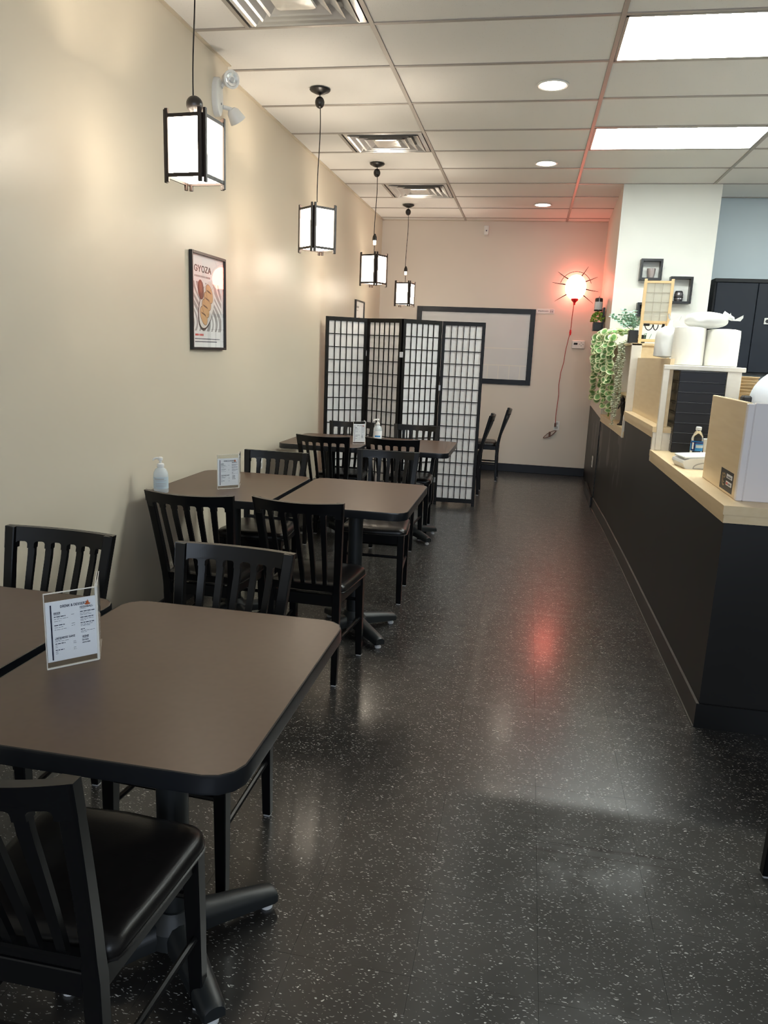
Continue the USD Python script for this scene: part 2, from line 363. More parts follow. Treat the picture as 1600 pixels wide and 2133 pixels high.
def wall(name, m, mat, **kw): return obj(name, m, mat, smooth=False, kind='structure', **kw)
wl = frame('wall_left')
obj('wall_far_section', box(XW - .12, XW, JOG, YB + .1, 0, CEIL + .1), 'wall_paint', wl, smooth=False)
obj('wall_near_section', box(XW - .12, XN, YF, JOG, 0, CEIL + .1), 'wall_paint', wl, smooth=False)
wall('wall_back', box(XW - .1, 4.3, YB, YB + .12, 0, CEIL + .1), 'wall_back_paint')
wall('wall_right', box(4.2, 4.32, YF, YB, 0, CEIL + .1), 'wall_white_paint')
wf = frame('wall_front')
obj('wall_below_window', box(-2.05, 4.3, YF - .12, YF, 0, 1.08), 'wall_paint', wf, smooth=False)
obj('wall_above_window', box(-2.05, 4.3, YF - .12, YF, 2.87, CEIL + .1), 'wall_paint', wf, smooth=False)
obj('wall_beside_window', box(-2.05, -1.45, YF - .12, YF, 1.08, 2.87), 'wall_paint', wf, smooth=False)
obj('wall_beside_window', box(3.25, 4.3, YF - .12, YF, 1.08, 2.87), 'wall_paint', wf, smooth=False)
obj('mullion', [box(x - .03, x + .03, YF - .06, YF + .0, 1.08, 2.87) for x in (.1, 1.7)], 'window_black', wf, smooth=False)
# projecting wall block by the kitchen, its foot painted black
PL = [(.735, 7.71), (1.605, 7.71), (1.605, YB), (.795, YB)]
pil = frame('pillar')
obj('pillar_shaft', extrude(Polygon(PL), CEIL + .05), 'wall_white_paint', pil, smooth=False)  # white of the front has the light falling on it painted in
obj('side_paint', extrude(Polygon([(.7345, 7.711), (.737, 7.711), (.797, YB), (.7945, YB)]), CEIL), 'wall_back_paint', pil, smooth=False)
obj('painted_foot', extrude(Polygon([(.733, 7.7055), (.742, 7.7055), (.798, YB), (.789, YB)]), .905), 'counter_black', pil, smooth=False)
wall('wall_kitchen', box(1.605, 4.2, 8.36, 8.46, 0, CEIL + .05), 'wall_blue_grey_paint')
obj('baseboard_back', box(XW, .80, YB - .014, YB, 0, .105, .003), 'baseboard_black', kind='structure')
obj('baseboard_left', [box(XW, XW + .012, JOG, YB - .014, 0, .10), box(XN, XN + .012, YF, JOG, 0, .10)], 'baseboard_black', kind='structure', smooth=False)

# suspended ceiling: panels dropped into a metal grid
ceil = frame('ceiling')
COLS = [XW, -.909, .311, 1.531, 2.751, 3.971, 4.2]
Y_LEFT = [4.08, 4.655, 5.32, 5.98, 6.53, 7.13, 7.71, 8.38, 8.97, 9.58]
Y_MID = [4.08, 4.66, 5.31, 5.94, 6.51, 7.10, 7.69, 8.32, 8.95, 9.57]
Y_RIGHT = [4.08, 4.68, 5.285, 5.90, 6.508, 7.11, 7.71, 8.31, 8.93, 9.55]
def rows(ys): return [YF] + [4.08 - .61 * k for k in range(10, 0, -1)] + ys + [YB]
vents, troffers = [], []
obj('deck', box(-2.1, 4.3, YF, YB, CEIL + .06, CEIL + .12), 'vent_dark', ceil, smooth=False)
for c in range(6):
    x0, x1 = COLS[c], COLS[c + 1]
    ys = rows([Y_LEFT, Y_MID, Y_RIGHT, Y_RIGHT, Y_RIGHT, Y_RIGHT][c])
    for a, b in zip(ys[:-1], ys[1:]):
        if b - a < .04: continue
        if c >= 3 and a > 8.25: continue
        mid = (a + b) / 2
        if c == 0 and any(abs(mid - v) < .2 for v in (3.775, 6.255, 8.045)):
            vents.append((a, b))
            obj('panel', box(x0, -1.575, a + .011, b - .011, CEIL + .006, CEIL + .02, .002), 'ceiling_fibre', ceil, smooth=False)
            obj('cross_tee', box(-1.575, -1.551, a, b, CEIL, CEIL + .018, .001), 'grid_metal', ceil, smooth=False)
        elif c in (2, 4) and any(abs(mid - v) < .2 for v in ((4.38, 6.2))):
            troffers.append((x0, x1, a, b))
        else:
            obj('panel', box(x0 + .011, x1 - .011, a + .011, b - .011, CEIL + .006, CEIL + .02, .002), 'ceiling_fibre', ceil, smooth=False)
        if b < YB - .01 and not (c == 2 and b > 7.75 and False):
            obj('cross_tee', box(x0 + .012, x1 - .012, b - .012, b + .012, CEIL + .001, CEIL + .016, .001), 'grid_metal', ceil, smooth=False)
    if c < 5:
        obj('main_runner', box(x1 - .012, x1 + .012, YF, YB if c < 2 else (YB if c == 1 else 8.36 if c > 2 else YB), CEIL, CEIL + .018, .001), 'grid_metal', ceil, smooth=False)
obj('wall_angle', [box(XW, XW + .022, JOG, YB, CEIL, CEIL + .012), box(XN, XN + .022, YF, JOG, CEIL, CEIL + .012), box(XW, .80, YB - .022, YB, CEIL, CEIL + .012)], 'trim_beige', ceil, smooth=False)

# ceiling fittings
for (x0, x1, a, b), lab in zip(sorted(troffers, key=lambda q: (q[0], q[2] < 3, q[2])), ('lit rectangular ceiling light panel nearer the camera, cut by the frame edge', 'lit rectangular ceiling light panel in front of the white pillar',
                                          'lit kitchen ceiling light panel out of sight near the counter end', 'lit kitchen ceiling light panel out of sight towards the cabinets')):
    t = thing('ceiling_light', lab, 'ceiling light', ((x0 + x1) / 2, (a + b) / 2, CEIL), 0, 'lit rectangular ceiling panels')
    w, h = (x1 - x0) / 2 - .014, (b - a) / 2 - .014
    obj('frame', [box(-w, w, s * h - (.014 if s > 0 else 0), s * h + (.014 if s < 0 else 0), 0, .014) for s in (-1, 1)] + [box(s * w - (.014 if s > 0 else 0), s * w + (.014 if s < 0 else 0), -h, h, 0, .014) for s in (-1, 1)], 'grid_metal', t, smooth=False)
    obj('diffuser', box(-w + .014, w - .014, -h + .014, h - .014, .004, .010), 'troffer_lit', t, smooth=False)
t0 = None
for y, lab in ((5.02, 'round recessed ceiling downlight nearest the camera'), (6.92, 'middle of the three round recessed ceiling downlights'), (8.725, 'round recessed ceiling downlight nearest the red wall lamp')):
    if t0 is None:
        t0 = thing('downlight', lab, 'downlight', (.008, y, CEIL), 0, 'round recessed downlights over the aisle')
        obj('trim_ring', lathe([(.078, .006), (.095, .004), (.097, -.001), (.088, -.004), (.078, -.001), (.078, .006)], 32), 'white_plastic', t0)
        obj('lens', lathe([(0, -.001), (.05, -.003), (.078, -.001), (.078, .004), (0, .004)], 32), 'can_lit', t0)
    else:
        dup(t0, lab, (.008, y, CEIL))
# square louvred air diffusers
def vent(a, b, lab):
    t = thing('air_vent', lab, 'air vent', (-1.235, (a + b) / 2, CEIL), 0, 'square metal ceiling vents')
    hw, hh = .305, (b - a) / 2 - .012
    def sq(h0, z0, h1, z1):
        k = hh / hw
        r = lambda h, z: np.array([(-h, -h * k, z), (h, -h * k, z), (h, h * k, z), (-h, h * k, z)])
        return loft([r(h0, z0), r(h1, z1), r(h1 - .002, z1 + .0015), r(h0 - .002, z0 + .0015), r(h0, z0)], caps=False)
    obj('frame', join(sq(hw, .004, hw - .03, -.002)), 'vent_metal', t, smooth=20)
    obj('duct_back', box(-hw + .02, hw - .02, -hh + .02, hh - .02, .040, .044), 'vent_dark', t, smooth=False)
    for h0 in (.262, .205, .148):
        m = sq(h0 - .052, .034, h0, -.004)
        obj('louvre', join(m, sq(h0, -.004, h0 + .012, -.009)), 'vent_metal', t, smooth=20)
    obj('centre_plate', pillow(rrect(-.10, .10, -.10, .10, .012), [(.03, .012), (0, .002), (.004, -.006), (.05, -.009)], 32), 'vent_metal', t)
    obj('lever', box(-.02, .02, -.118, -.112, -.004, .02), 'vent_dark', t, smooth=False)
for (a, b), lab in zip(vents, ('square metal ceiling vent nearest the camera, cut by the top edge', 'square metal ceiling vent in front of the second pendant canopy', 'square metal ceiling vent farthest from the camera')):
    vent(a, b, lab)

# ------------------------------------------------------------------ pendant lamps
def pendant(loc, yaw, zt, zb, ball_up, socket, lab):
    """zt, zb: top and bottom of the lantern's posts"""
    x, y = loc
    t = thing('pendant_lamp', lab, 'pendant lamp', (x, y, CEIL), 0, 'square paper lantern pendants along the left wall')
    obj('canopy', lathe([(0, -.030), (.012, -.030), (.03, -.024), (.060, -.010), (.066, -.003), (.064, 0), (0, 0)], 32), 'lamp_ball', t)
    Z0, Z1 = zb - CEIL, zt - CEIL
    top = Z1 + (.12 if socket else .02)
    k = np.linspace(0, 1, 14)
    obj('cord', tube(np.c_[.006 * np.sin(k * 5), .004 * np.sin(k * 7), -.028 + k * (top + .028)], .0032, 6), 'lamp_cord', t)
    zb_ball = -.075 if ball_up else Z1 + .035
    r = .030 if ball_up else .034
    ball = lathe([(.0, -r)] + [(r * math.cos(a), (r if not ball_up else r * 1.18) * math.sin(a)) for a in np.linspace(-1.4, 1.4, 13)] + [(0, r)], 24)
    obj('ball', move(ball, 0, 0, zb_ball), 'lamp_ball', t)
    if socket:
        obj('socket', move(lathe([(0, .045), (.008, .042), (.019, .015), (.021, -.012), (.018, -.014), (0, -.014)], 20), 0, 0, top), 'lamp_ball', t)
        obj('bulb_neck', move(lathe([(0, -.012), (.015, -.012), (.014, -.050), (0, -.055)], 16), 0, 0, top), 'socket_glow', t)
        obj('hanger_rod', tube([(0, 0, top - .05), (0, 0, Z1 - .03)], .003, 6), 'lamp_cord', t)
    S = .088; pw = .0070
    sh = []
    for q in range(4):
        rot = yaw + 90 * q
        posts = [box(s * (S - .013) - pw, s * (S - .013) + pw, -S - .008, -S + .003, Z0, Z1, .0012) for s in (-1, 1)]
        rails = [box(-S + .012, S - .012, -S - .006, -S + .002, z - .0065, z + .0065) for z in (Z0 + .027, Z1 - .027)]
        bars = [box(-.0012, .0012, -S - .002, -S + .002, Z1 - .027, Z1 - .085)]
        fr = obj('panel_frame', [turn(m, rot) for m in posts + rails + [box(S - .013, S - .003, -S + .003, -S + .013, Z0 + .02, Z1 - .02)]], 'lamp_wood', t, smooth=20)
        obj('paper', turn(box(-S + .018, S - .018, -S - .0005, -S + .0015, Z0 + .033, Z1 - .033), rot), 'pendant_paper', fr, smooth=False)
    obj('bottom_paper', turn(box(-S + .014, S - .014, -S + .014, S - .014, Z0 + .026, Z0 + .028), yaw), 'pendant_paper', t, smooth=False)
    bl = UsdLux.SphereLight.Define(stage, t + '/bulb_light'); bl.CreateRadiusAttr(.03); bl.CreateIntensityAttr(BULB); bl.CreateColorAttr(Gf.Vec3f(1.0, .87, .70)); bl.AddTranslateOp().Set((0, 0, Z1 - .10))
    obj('top_bar', turn(join(box(-S, S, -.006, .006, Z1 - .03, Z1 - .022), box(-.006, .006, -S, S, Z1 - .03, Z1 - .022)), yaw), 'lamp_wood', t, smooth=False)
def yaw_for(x, y, ratio):
    """turn of the lantern so that its left and right faces seen from the camera's place have this width ratio (right/left)"""
    return math.degrees(math.atan2(-y, -x)) - math.degrees(math.atan(ratio)) + 90
PX = -1.437
pendant((PX + .015, 3.11), yaw_for(PX, 3.11, .60), 2.398, 2.122, False, False, 'paper lantern pendant nearest the camera, with its ball just above the lantern')
pendant((PX, 5.0), yaw_for(PX, 5.0, 1.58), 2.392, 2.093, True, False, 'second paper lantern pendant from the camera, wider face to the right')
pendant((PX - .012, 6.90), yaw_for(PX, 6.90, .72), 2.335, 2.045, True, True, 'third paper lantern pendant, hanging over the table before the folding screen')
pendant((PX - .03, 8.766), yaw_for(PX, 8.766, .36), 2.262, 1.98, True, True, 'farthest and lowest paper lantern pendant, in front of the back wall')

# ------------------------------------------------------------------ chairs
def back_y(z): return -.190 - .095 * max(0., (z - .42) / .44) ** 1.15
def back_w(z): return 1.0 + .205 * max(0., (z - .42) / .44)
HW = .168
def bent(poly, t0=-.009, t1=.009):
    p = poly.segmentize(.018)
    m = extrude(p, t1 - t0)
    V_, F_ = trimesh.remesh.subdivide_to_size(m.vertices, m.faces, .026)
    m = trimesh.Trimesh(V_, F_); m.merge_vertices()
    s, z, t = m.vertices[:, 0].copy(), m.vertices[:, 1].copy(), m.vertices[:, 2] + t0
    w = np.array([back_w(q) for q in z]); yb = np.array([back_y(q) for q in z])
    amt = np.clip((z - .46) / .3, 0, 1)
    bow = -.040 * amt * (1 - np.clip(s / HW, -1, 1) ** 2)
    m.vertices = np.c_[s * w, yb + bow - t, z]
    m.fix_normals()
    return m
def chair():
    t = thing('dining_chair', 'x', 'chair')
    # padded seat
    seat = Polygon([(-.176, -.165), (-.190, .0), (-.200, .155), (-.18, .190), (0, .205), (.18, .190), (.200, .155), (.190, 0), (.176, -.165), (0, -.18)]).buffer(-.03).buffer(.03, quad_segs=5)
    c = obj('seat', pillow(seat, [(.02, .420), (.004, .423), (0, .430), (0, .440), (.004, .452), (.014, .461), (.035, .468), (.08, .472), (.15, .474)], 72), 'seat_vinyl', t, smooth=40)
    rp = ring_pts(seat, 60); rp = np.vstack([rp, rp[:1]])
    obj('piping', tube(np.c_[rp, np.full(len(rp), .4275)], .0035, 6, caps=False), 'seat_vinyl', c)
    obj('seat_frame', [box(-.165, .165, .150, .172, .368, .420, .002), box(-.150, .150, -.190, -.170, .368, .420, .002),
                       loft([np.array([(-.158, -.18, .375), (-.138, -.18, .375), (-.138, -.18, .42), (-.158, -.18, .42)]), np.array([(-.180, .165, .375), (-.160, .165, .375), (-.160, .165, .42), (-.180, .165, .42)])]),
                       loft([np.array([(.138, -.18, .375), (.158, -.18, .375), (.158, -.18, .42), (.138, -.18, .42)]), np.array([(.160, .165, .375), (.180, .165, .375), (.180, .165, .42), (.160, .165, .42)])])], 'chair_black', t, smooth=20)
    def sq(cx, cy, z, a, b, e=.003):
        return np.array([(cx - a + e, cy - b, z), (cx + a - e, cy - b, z), (cx + a, cy - b + e, z), (cx + a, cy + b - e, z), (cx + a - e, cy + b, z), (cx - a + e, cy + b, z), (cx - a, cy + b - e, z), (cx - a, cy - b + e, z)])
    for s in (-1, 1):
        lg = obj('leg', loft([sq(s * .172, .172, .008, .0150, .0150), sq(s * .170, .166, .25, .0178, .0178), sq(s * .168, .162, .428, .0195, .0195)]), 'chair_black', t, smooth=20)
        obj('foot_glide', loft([sq(s * .172, .172, 0, .012, .012), sq(s * .172, .172, .009, .0135, .0135)]), 'grey_plastic', lg, smooth=20)
    for s in (-1, 1):
        zs = [(.008, -.197), (.15, -.190), (.30, -.187), (.42, -.190)]
        r = [sq(s * .153, y, z, .0135 + .010 * z, .014 + .006 * z) for z, y in zs]
        for z in np.linspace(.47, .858, 9):
            r.append(sq(s * (HW - .0145) * back_w(z), back_y(z), z, .0145 + .006 * (z - .42), .0165 - .009 * (z - .42)))
        lg = obj('rear_leg', loft(r), 'chair_black', t, smooth=25)
        obj('foot_glide', loft([sq(s * .153, -.197, 0, .011, .011), sq(s * .153, -.197, .009, .012, .012)]), 'grey_plastic', lg, smooth=20)
    # top rail with rounded shoulders above each opening
    inner = HW - .028
    sw = .0185; g = (2 * inner - 5 * sw) / 6
    gaps = [(-inner + i * (g + sw), -inner + i * (g + sw) + g) for i in range(6)]
    rail = sbox(-HW, .788, HW, .862)
    for a, b in gaps:
        rail = rail.difference(rrect(a, b, .60, .810, .009))
    # slightly arched upper edge
    rail = rail.difference(Polygon([(-HW, .87), (-HW, .860)] + [(x, .860 - .006 * (1 - (x / HW) ** 2)) for x in np.linspace(-HW, HW, 13)] + [(HW, .87)]))
    obj('top_rail', bent(rail, -.011, .010), 'chair_black', t, smooth=35)
    for a, b in zip(gaps[:-1], gaps[1:]):
        obj('slat', bent(sbox(a[1], .462, b[0], .7885), -.006, .006), 'chair_black', t, smooth=35)
    obj('lower_rail', bent(sbox(-inner - .004, .440, inner + .004, .472), -.009, .009), 'chair_black', t, smooth=35)
    for s in (-1, 1):
        obj('stretcher', tube([(s * .154, -.19, .20), (s * .176, .172, .20)], .0085, 8), 'chair_black', t)
    obj('stretcher', tube([(-.15, -.188, .27), (.15, -.188, .27)], .0085, 8), 'chair_black', t)
    obj('stretcher', tube([(-.176, .172, .29), (.176, .172, .29)], .0085, 8), 'chair_black', t)
    return t
CH = [  # x, y of the seat centre, turn (0 = facing the back wall)
    (-.802, 1.165, 0, 'black slat-back dining chair in the bottom left corner, back to the camera'),
    (-1.500, 1.885, 178, 'black slat-back dining chair against the left wall, cut by the left edge'),
    (-.884, 1.870, 177, 'black slat-back dining chair tucked in behind the nearest brown tabletop'),
    (-1.385, 3.205, 0, 'black slat-back dining chair with its back in front of the left pump bottle'),
    (-.900, 3.235, -2, 'black slat-back dining chair beside the second table, next to its pedestal foot'),
    (-1.470, 4.03, 180, 'black slat-back dining chair behind the menu holder of the second table, by the wall'),
    (-.835, 4.375, 181, 'black slat-back dining chair with a brown-lit seat beyond the second table'),
    (-1.440, 5.55, 0, 'black slat-back dining chair at the third table, on its near side by the wall'),
    (-.935, 5.62, 0, 'black slat-back dining chair at the third table, on its near side by the aisle'),
    (-1.490, 6.12, 180, 'black slat-back dining chair before the first screen panel, behind a small menu stand'),
    (-.920, 6.17, 180, 'black slat-back dining chair standing right before the third screen panel'),
    (-.640, 8.08, 90, 'black slat-back dining chair seen side-on, half hidden by the folding screen'),
    (-.490, 9.08, 90, 'black slat-back dining chair seen side-on, nearest the back wall'),
    (.990, 1.97, 92, 'black dining chair at the right edge, only one leg in view'),
]
c0 = chair()
for k, (x, y, rz, lab) in enumerate(CH):
    if k == 0:
        p = stage.GetPrimAtPath(c0); say(c0, label=lab, group='black slat-back dining chairs')
        p.GetAttribute('xformOp:translate').Set(Gf.Vec3d(x, y, 0)); p.GetAttribute('xformOp:rotateZ').Set(float(rz))
    else:
        dup(c0, lab, (x, y, 0), rz)

# ------------------------------------------------------------------ tables
TZ = .755
def table():
    t = thing('pedestal_table', 'x', 'table')
    W, D = .324, .400
    o = rrect(-W, W, -D, D, .065, 8)
    obj('tabletop', pillow(o.buffer(-.004), [(.05, TZ - .03), (0, TZ - .03), (0, TZ - .0006), (.0006, TZ)], 96), 'laminate_brown', t, smooth=30)
    pr_ = ring_pts(o, 96); c = np.array([0, 0]); q = ring_pts(o.buffer(-.0042), 96)
    rows_ = [np.c_[q, np.full(96, TZ + .0002)], np.c_[q * .3 + pr_ * .7, np.full(96, TZ - .0005)], np.c_[pr_, np.full(96, TZ - .006)], np.c_[pr_, np.full(96, TZ - .032)], np.c_[q * .3 + pr_ * .7, np.full(96, TZ - .038)], np.c_[q * .95, np.full(96, TZ - .0385)], np.c_[q * .95, np.full(96, TZ - .032)]]
    m = loft(rows_, caps=False)
    obj('edge_band', m, 'edge_black', t, smooth=40)
    obj('mount_plate', join(box(-.15, .15, -.15, .15, TZ - .05, TZ - .036, .004), lathe([(0, TZ - .10), (.055, TZ - .09), (.075, TZ - .05), (0, TZ - .05)], 20)), 'cast_black', t)
    obj('column', lathe([(0, .10), (.038, .10), (.038, TZ - .06), (0, TZ - .06)], 24), 'cast_black', t)
    obj('hub', lathe([(0, .045), (.075, .045), (.070, .085), (.052, .108), (.044, .125), (0, .125)], 24), 'cast_black', t)
    L = .275
    for a in (46, 134, 226, 314):
        r = []
        for d, w, z0, z1 in ((.03, .042, .045, .108), (.10, .036, .040, .094), (.19, .031, .030, .078), (L - .012, .028, .022, .062), (L, .024, .022, .054)):
            th = np.linspace(0, math.pi, 8)
            pts = [(d, w, z0)] + [(d, w * math.cos(q), z1 - .5 * (z1 - z0) + .5 * (z1 - z0) * math.sin(q)) for q in th] + [(d, -w, z0)]
            r.append(np.array(pts))
        f = obj('foot', turn(loft(r), a), 'cast_black', t, smooth=35)
        obj('glide', turn(move(lathe([(0, 0), (.016, 0), (.017, .008), (.010, .012), (.008, .024), (0, .024)], 14), L - .022, 0, 0), a), 'glide_white', f)
    return t
TB = [(-.762, 1.490, 0, 'nearest brown pedestal table, its black edge rounded at the front corner'),
      (-1.436, 1.480, -1.2, 'brown pedestal table at the left edge, joined to the nearest table'),
      (-.825, 3.705, 0, 'second brown pedestal table on the aisle side, with white foot glides'),
      (-1.500, 3.705, 0, 'second brown pedestal table on the wall side, under a menu holder'),
      (-.862, 5.865, 0, 'third table from the camera on the aisle side, before the folding screen'),
      (-1.536, 5.865, 0, 'third table from the camera on the wall side, before the folding screen')]
b0 = table()
for k, (x, y, rz, lab) in enumerate(TB):
    if k == 0:
        p = stage.GetPrimAtPath(b0); say(b0, label=lab, group='brown laminate pedestal tables')
        p.GetAttribute('xformOp:translate').Set(Gf.Vec3d(x, y, 0)); p.GetAttribute('xformOp:rotateZ').Set(float(rz))
    else:
        dup(b0, lab, (x, y, 0), rz)

# ------------------------------------------------------------------ things on the tables
def dashes(x, y, w, h, seed):
    """a line of print too small to read: word-long bars"""
    r = random.Random(seed); out = []; a = x
    while a < x + w - .001:
        b = min(x + w, a + r.uniform(.003, .008)); out.append(strip(a, b, y, y + h)); a = b + .0014
    return out
def menu_print(W, H, seed):
    """black, grey and orange print of the drinks card, origin at the lower left corner of the card"""
    blk = [strip(.0095, .0125, .004, H - .008), text('DRINK & DESSERT', .031, H - .0165, .0056, width=.056),
           text('BEER', .017, H - .0305, .0044, width=.0135), text('HIGHBALL', .072, H - .0245, .0044, width=.028), text('JAPANESE SAKE', .017, .052, .0046, width=.042), text('WINE', .074, .046, .0046, width=.0145),
           text('RED WINE', .074, .0385, .0026, width=.0135), text('WHITE WINE', .074, .0325, .0026, width=.017),
           strip(.017, .030, H - .0325, H - .0320), strip(.072, .085, H - .0268, H - .0263), strip(.017, .030, .0497, .0502), strip(.074, .087, .0438, .0443)]
    for k, (x, y, w) in enumerate([(.017, H - .0375, .024), (.017, H - .0575, .024), (.017, .0405, .021), (.017, .0255, .018), (.072, H - .034, .031), (.072, H - .048, .030), (.072, H - .061, .031), (.072, H - .0765, .008)]):
        blk += dashes(x, y, w, .0017, seed + k)
    gry = []
    for k, (x, y, w) in enumerate([(.017, H - .0425, .029), (.017, H - .0475, .015), (.053, H - .0365, .007), (.017, H - .0625, .018), (.017, H - .0675, .025), (.053, H - .0580, .007), (.053, H - .0630, .007),
                                   (.017, .0465, .028), (.017, .0365, .006), (.017, .0325, .006), (.055, .0405, .006), (.055, .0365, .006), (.017, .0215, .006), (.017, .0175, .006), (.055, .0255, .006), (.055, .0215, .006),
                                   (.072, H - .038, .020), (.072, H - .0415, .026), (.072, H - .052, .028), (.072, H - .0550, .012), (.072, H - .065, .026), (.072, H - .068, .020), (.072, H - .0805, .030), (.072, H - .0835, .012)]):
        gry += dashes(x, y, w, .0009, 50 + seed + k)
    a = np.linspace(0, 2 * np.pi, 20)
    cup = Polygon([(.0885 + .0062 * math.cos(q), H - .0165 + (.0022 * math.sin(q))) for q in a]).union(Polygon([(.0855, H - .0155), (.0915, H - .0155), (.0905, H - .0075), (.0895, H - .0115), (.0885, H - .0060), (.0872, H - .0115), (.0862, H - .0080)]))
    return blk, gry, [extrude(cup, .0006)]
def menu(P1, P2, P3, lab, H=.178, seed=1):
    """acrylic holder of two wings with a drinks card"""
    t = thing('menu_holder', lab, 'menu holder', (P2[0], P2[1], TZ), 0, 'acrylic drink menu holders')
    P1, P3 = np.array(P1) - np.array(P2), np.array(P3) - np.array(P2)
    for w, (A, B) in enumerate(((P1, np.zeros(2)), (np.zeros(2), P3))):
        L = np.linalg.norm(B - A); u = np.array([*(B - A) / L, 0]); o = np.array([*A, 0]); n = np.cross(u, (0, 0, 1))
        up = (0, 0, 1)
        sh = []
        for d in (0.0022, -.0022):
            sh.append(lay(box(0, L, .001, H, -.0007, .0007), o + n * d, u, up))
        obj('sheet', sh, 'acrylic', t, smooth=False)
        obj('sheet_edge', [lay(box(0, L, 0, .0022, -.003, .003), o, u, up), lay(box(0, L, H - .0006, H + .0006, .0014, .003), o, u, up), lay(box(0, L, H - .0006, H + .0006, -.003, -.0014), o, u, up),
                           lay(box(-.0006, .0006, 0, H, -.003, .003), o, u, up)], 'acrylic_edge', t, smooth=False)
        CH_ = H - .036; CW = L - .004
        card = obj('card', lay(box(.002, .002 + CW, .016, .016 + CH_, -.0006, .0006), o, u, up), 'menu_paper', t, smooth=False, label='printed drinks and dessert card')
        if w == 0:
            blk, gry, org = menu_print(.112, CH_, seed)
            s = CW / .106
            for nm, ms, mt in (('heading_print', blk, 'ink_navy'), ('small_print', gry, 'ink_grey'), ('cup_emblem', org, 'ink_orange')):
                m = join(ms); m.apply_scale((s, 1, .5)); obj(nm, lay(m, o + n * .0007 + np.array([0, 0, .016]) + u * .002, u, up), mt, card, smooth=False)
        else:
            obj('small_print', lay(join([m for k in range(9) for m in dashes(.02, .03 + k * .012, L * .6, .0012, 200 + k)]), o + n * .0007, u, up), 'ink_grey', card, smooth=False)
    th = np.linspace(0, 2 * np.pi, 13)
    obj('fold', tube([(.0, .0, .002), (0, 0, H)], .0028, 8), 'acrylic_edge', t)
    return t
menu((-1.012, 1.400), (-.936, 1.483), (-.996, 1.590), 'acrylic drink and dessert menu holder on the nearest table', seed=1)
menu((-1.523, 3.545), (-1.440, 3.625), (-1.475, 3.735), 'acrylic menu holder on the second table by the wall', seed=2)
menu((-1.315, 5.70), (-1.228, 5.745), (-1.26, 5.84), 'small acrylic menu stand on the third table before the screen', seed=3)
def pump(x, y, lab, navy):
    t = thing('pump_bottle', lab, 'pump bottle', (x, y, TZ), 0)
    b = obj('body', lathe([(0, 0), (.034, 0), (.036, .004), (.036, .085), (.034, .100), (.026, .116), (.015, .124), (.014, .130), (0, .130)], 28), 'bottle_plastic', t)
    ang = np.linspace(-1.9, .9, 18) - .6
    def wrap(z0, z1, r, a): 
        v = np.array([(r * math.cos(q), r * math.sin(q), z) for z in (z0, z1) for q in a]); n = len(a)
        f = [x_ for i in range(n - 1) for x_ in ((i, i + 1, n + i + 1), (i, n + i + 1, n + i))]
        return trimesh.Trimesh(v, f, process=False)
    obj('label', wrap(.022, .080, .0365, ang), 'label_pale' if not navy else 'paper_white', b, smooth=True)
    if navy:
        obj('label_band', wrap(.030, .042, .0368, ang[3:12]), 'label_blue', b, smooth=True)
    else:
        obj('label_print', [wrap(z, z + .002, .0368, ang[4:14]) for z in (.034, .041, .048, .062)] + [wrap(.068, .073, .0368, ang[3:12])], 'grey_plastic', b, smooth=True)
    obj('collar', lathe([(0, .128), (.017, .128), (.018, .131), (.017, .142), (.010, .146), (0, .146)], 20), 'white_plastic', t)
    head = join(lathe([(0, .146), (.006, .146), (.006, .158), (.011, .160), (.012, .172), (.008, .176), (0, .176)], 18), tube([(0, 0, .169), (-.018, -.006, .170), (-.030, -.010, .166), (-.034, -.011, .158)], [.0065, .0055, .005, .0045], 10))
    obj('pump_head', head, 'white_plastic', t)
pump(-1.745, 3.37, 'clear hand sanitiser pump bottle on the second table by the wall', False)
pump(-1.187, 6.04, 'hand sanitiser pump bottle with a blue label band on the third table', True)

# ------------------------------------------------------------------ folding screen
scr = thing('folding_screen', 'tall black four-panel folding screen with white paper behind the lattice', 'folding screen', (0, 0, 0))
SP = [(-1.900, 6.95), (-1.552, 7.20), (-1.178, 7.01), (-.842, 7.275), (-.428, 7.30)]
SH = 1.775
for k in range(4):
    A, B = np.array(SP[k]), np.array(SP[k + 1]); d = B - A; L = np.linalg.norm(d); ang = math.degrees(math.atan2(d[1], d[0]))
    def at(m): return move(turn(m, ang), A[0], A[1], 0)
    e = .004; fw = .030
    z0 = .02
    fr = [box(e, e + fw, -.010, .010, z0, SH, .001), box(L - e - fw, L - e, -.010, .010, z0, SH, .001), box(e + fw, L - e - fw, -.010, .010, SH - .036, SH), box(e + fw, L - e - fw, -.010, .010, z0 + .012, z0 + .052),
          box(e, e + fw, -.010, .010, .0, z0), box(L - e - fw, L - e, -.010, .010, .0, z0)]
    p = obj('panel', [at(m) for m in fr], 'screen_wood', scr, smooth=20)
    xa, xb, za, zb = e + fw, L - e - fw, z0 + .052, SH - .036
    for i in range(1, 6):
        x = xa + (xb - xa) * i / 6
        obj('lattice_bar', at(box(x - .0032, x + .0032, -.008, .002, za, zb)), 'screen_wood', p, smooth=False)
    for i in range(1, 14):
        z = za + (zb - za) * i / 14
        obj('lattice_bar', at(box(xa, xb, -.007, .002, z - .0032, z + .0032)), 'screen_wood', p, smooth=False)
    obj('paper', at(box(xa, xb, .0025, .0035, za, zb)), 'shoji_paper', p, smooth=False)
for (x, y), zz in ((SP[1], (.25, 1.45)), (SP[2], (.25, 1.45)), (SP[3], (.25, .62, 1.15))):
    for z in zz:
        obj('hinge', [move(turn(box(-.016, .016, -.013, -.011, -.025, .025), 0), x, y, z), move(lathe([(0, -.026), (.004, -.026), (.004, .026), (0, .026)], 10), x, y - .013, z)], 'steel', scr)

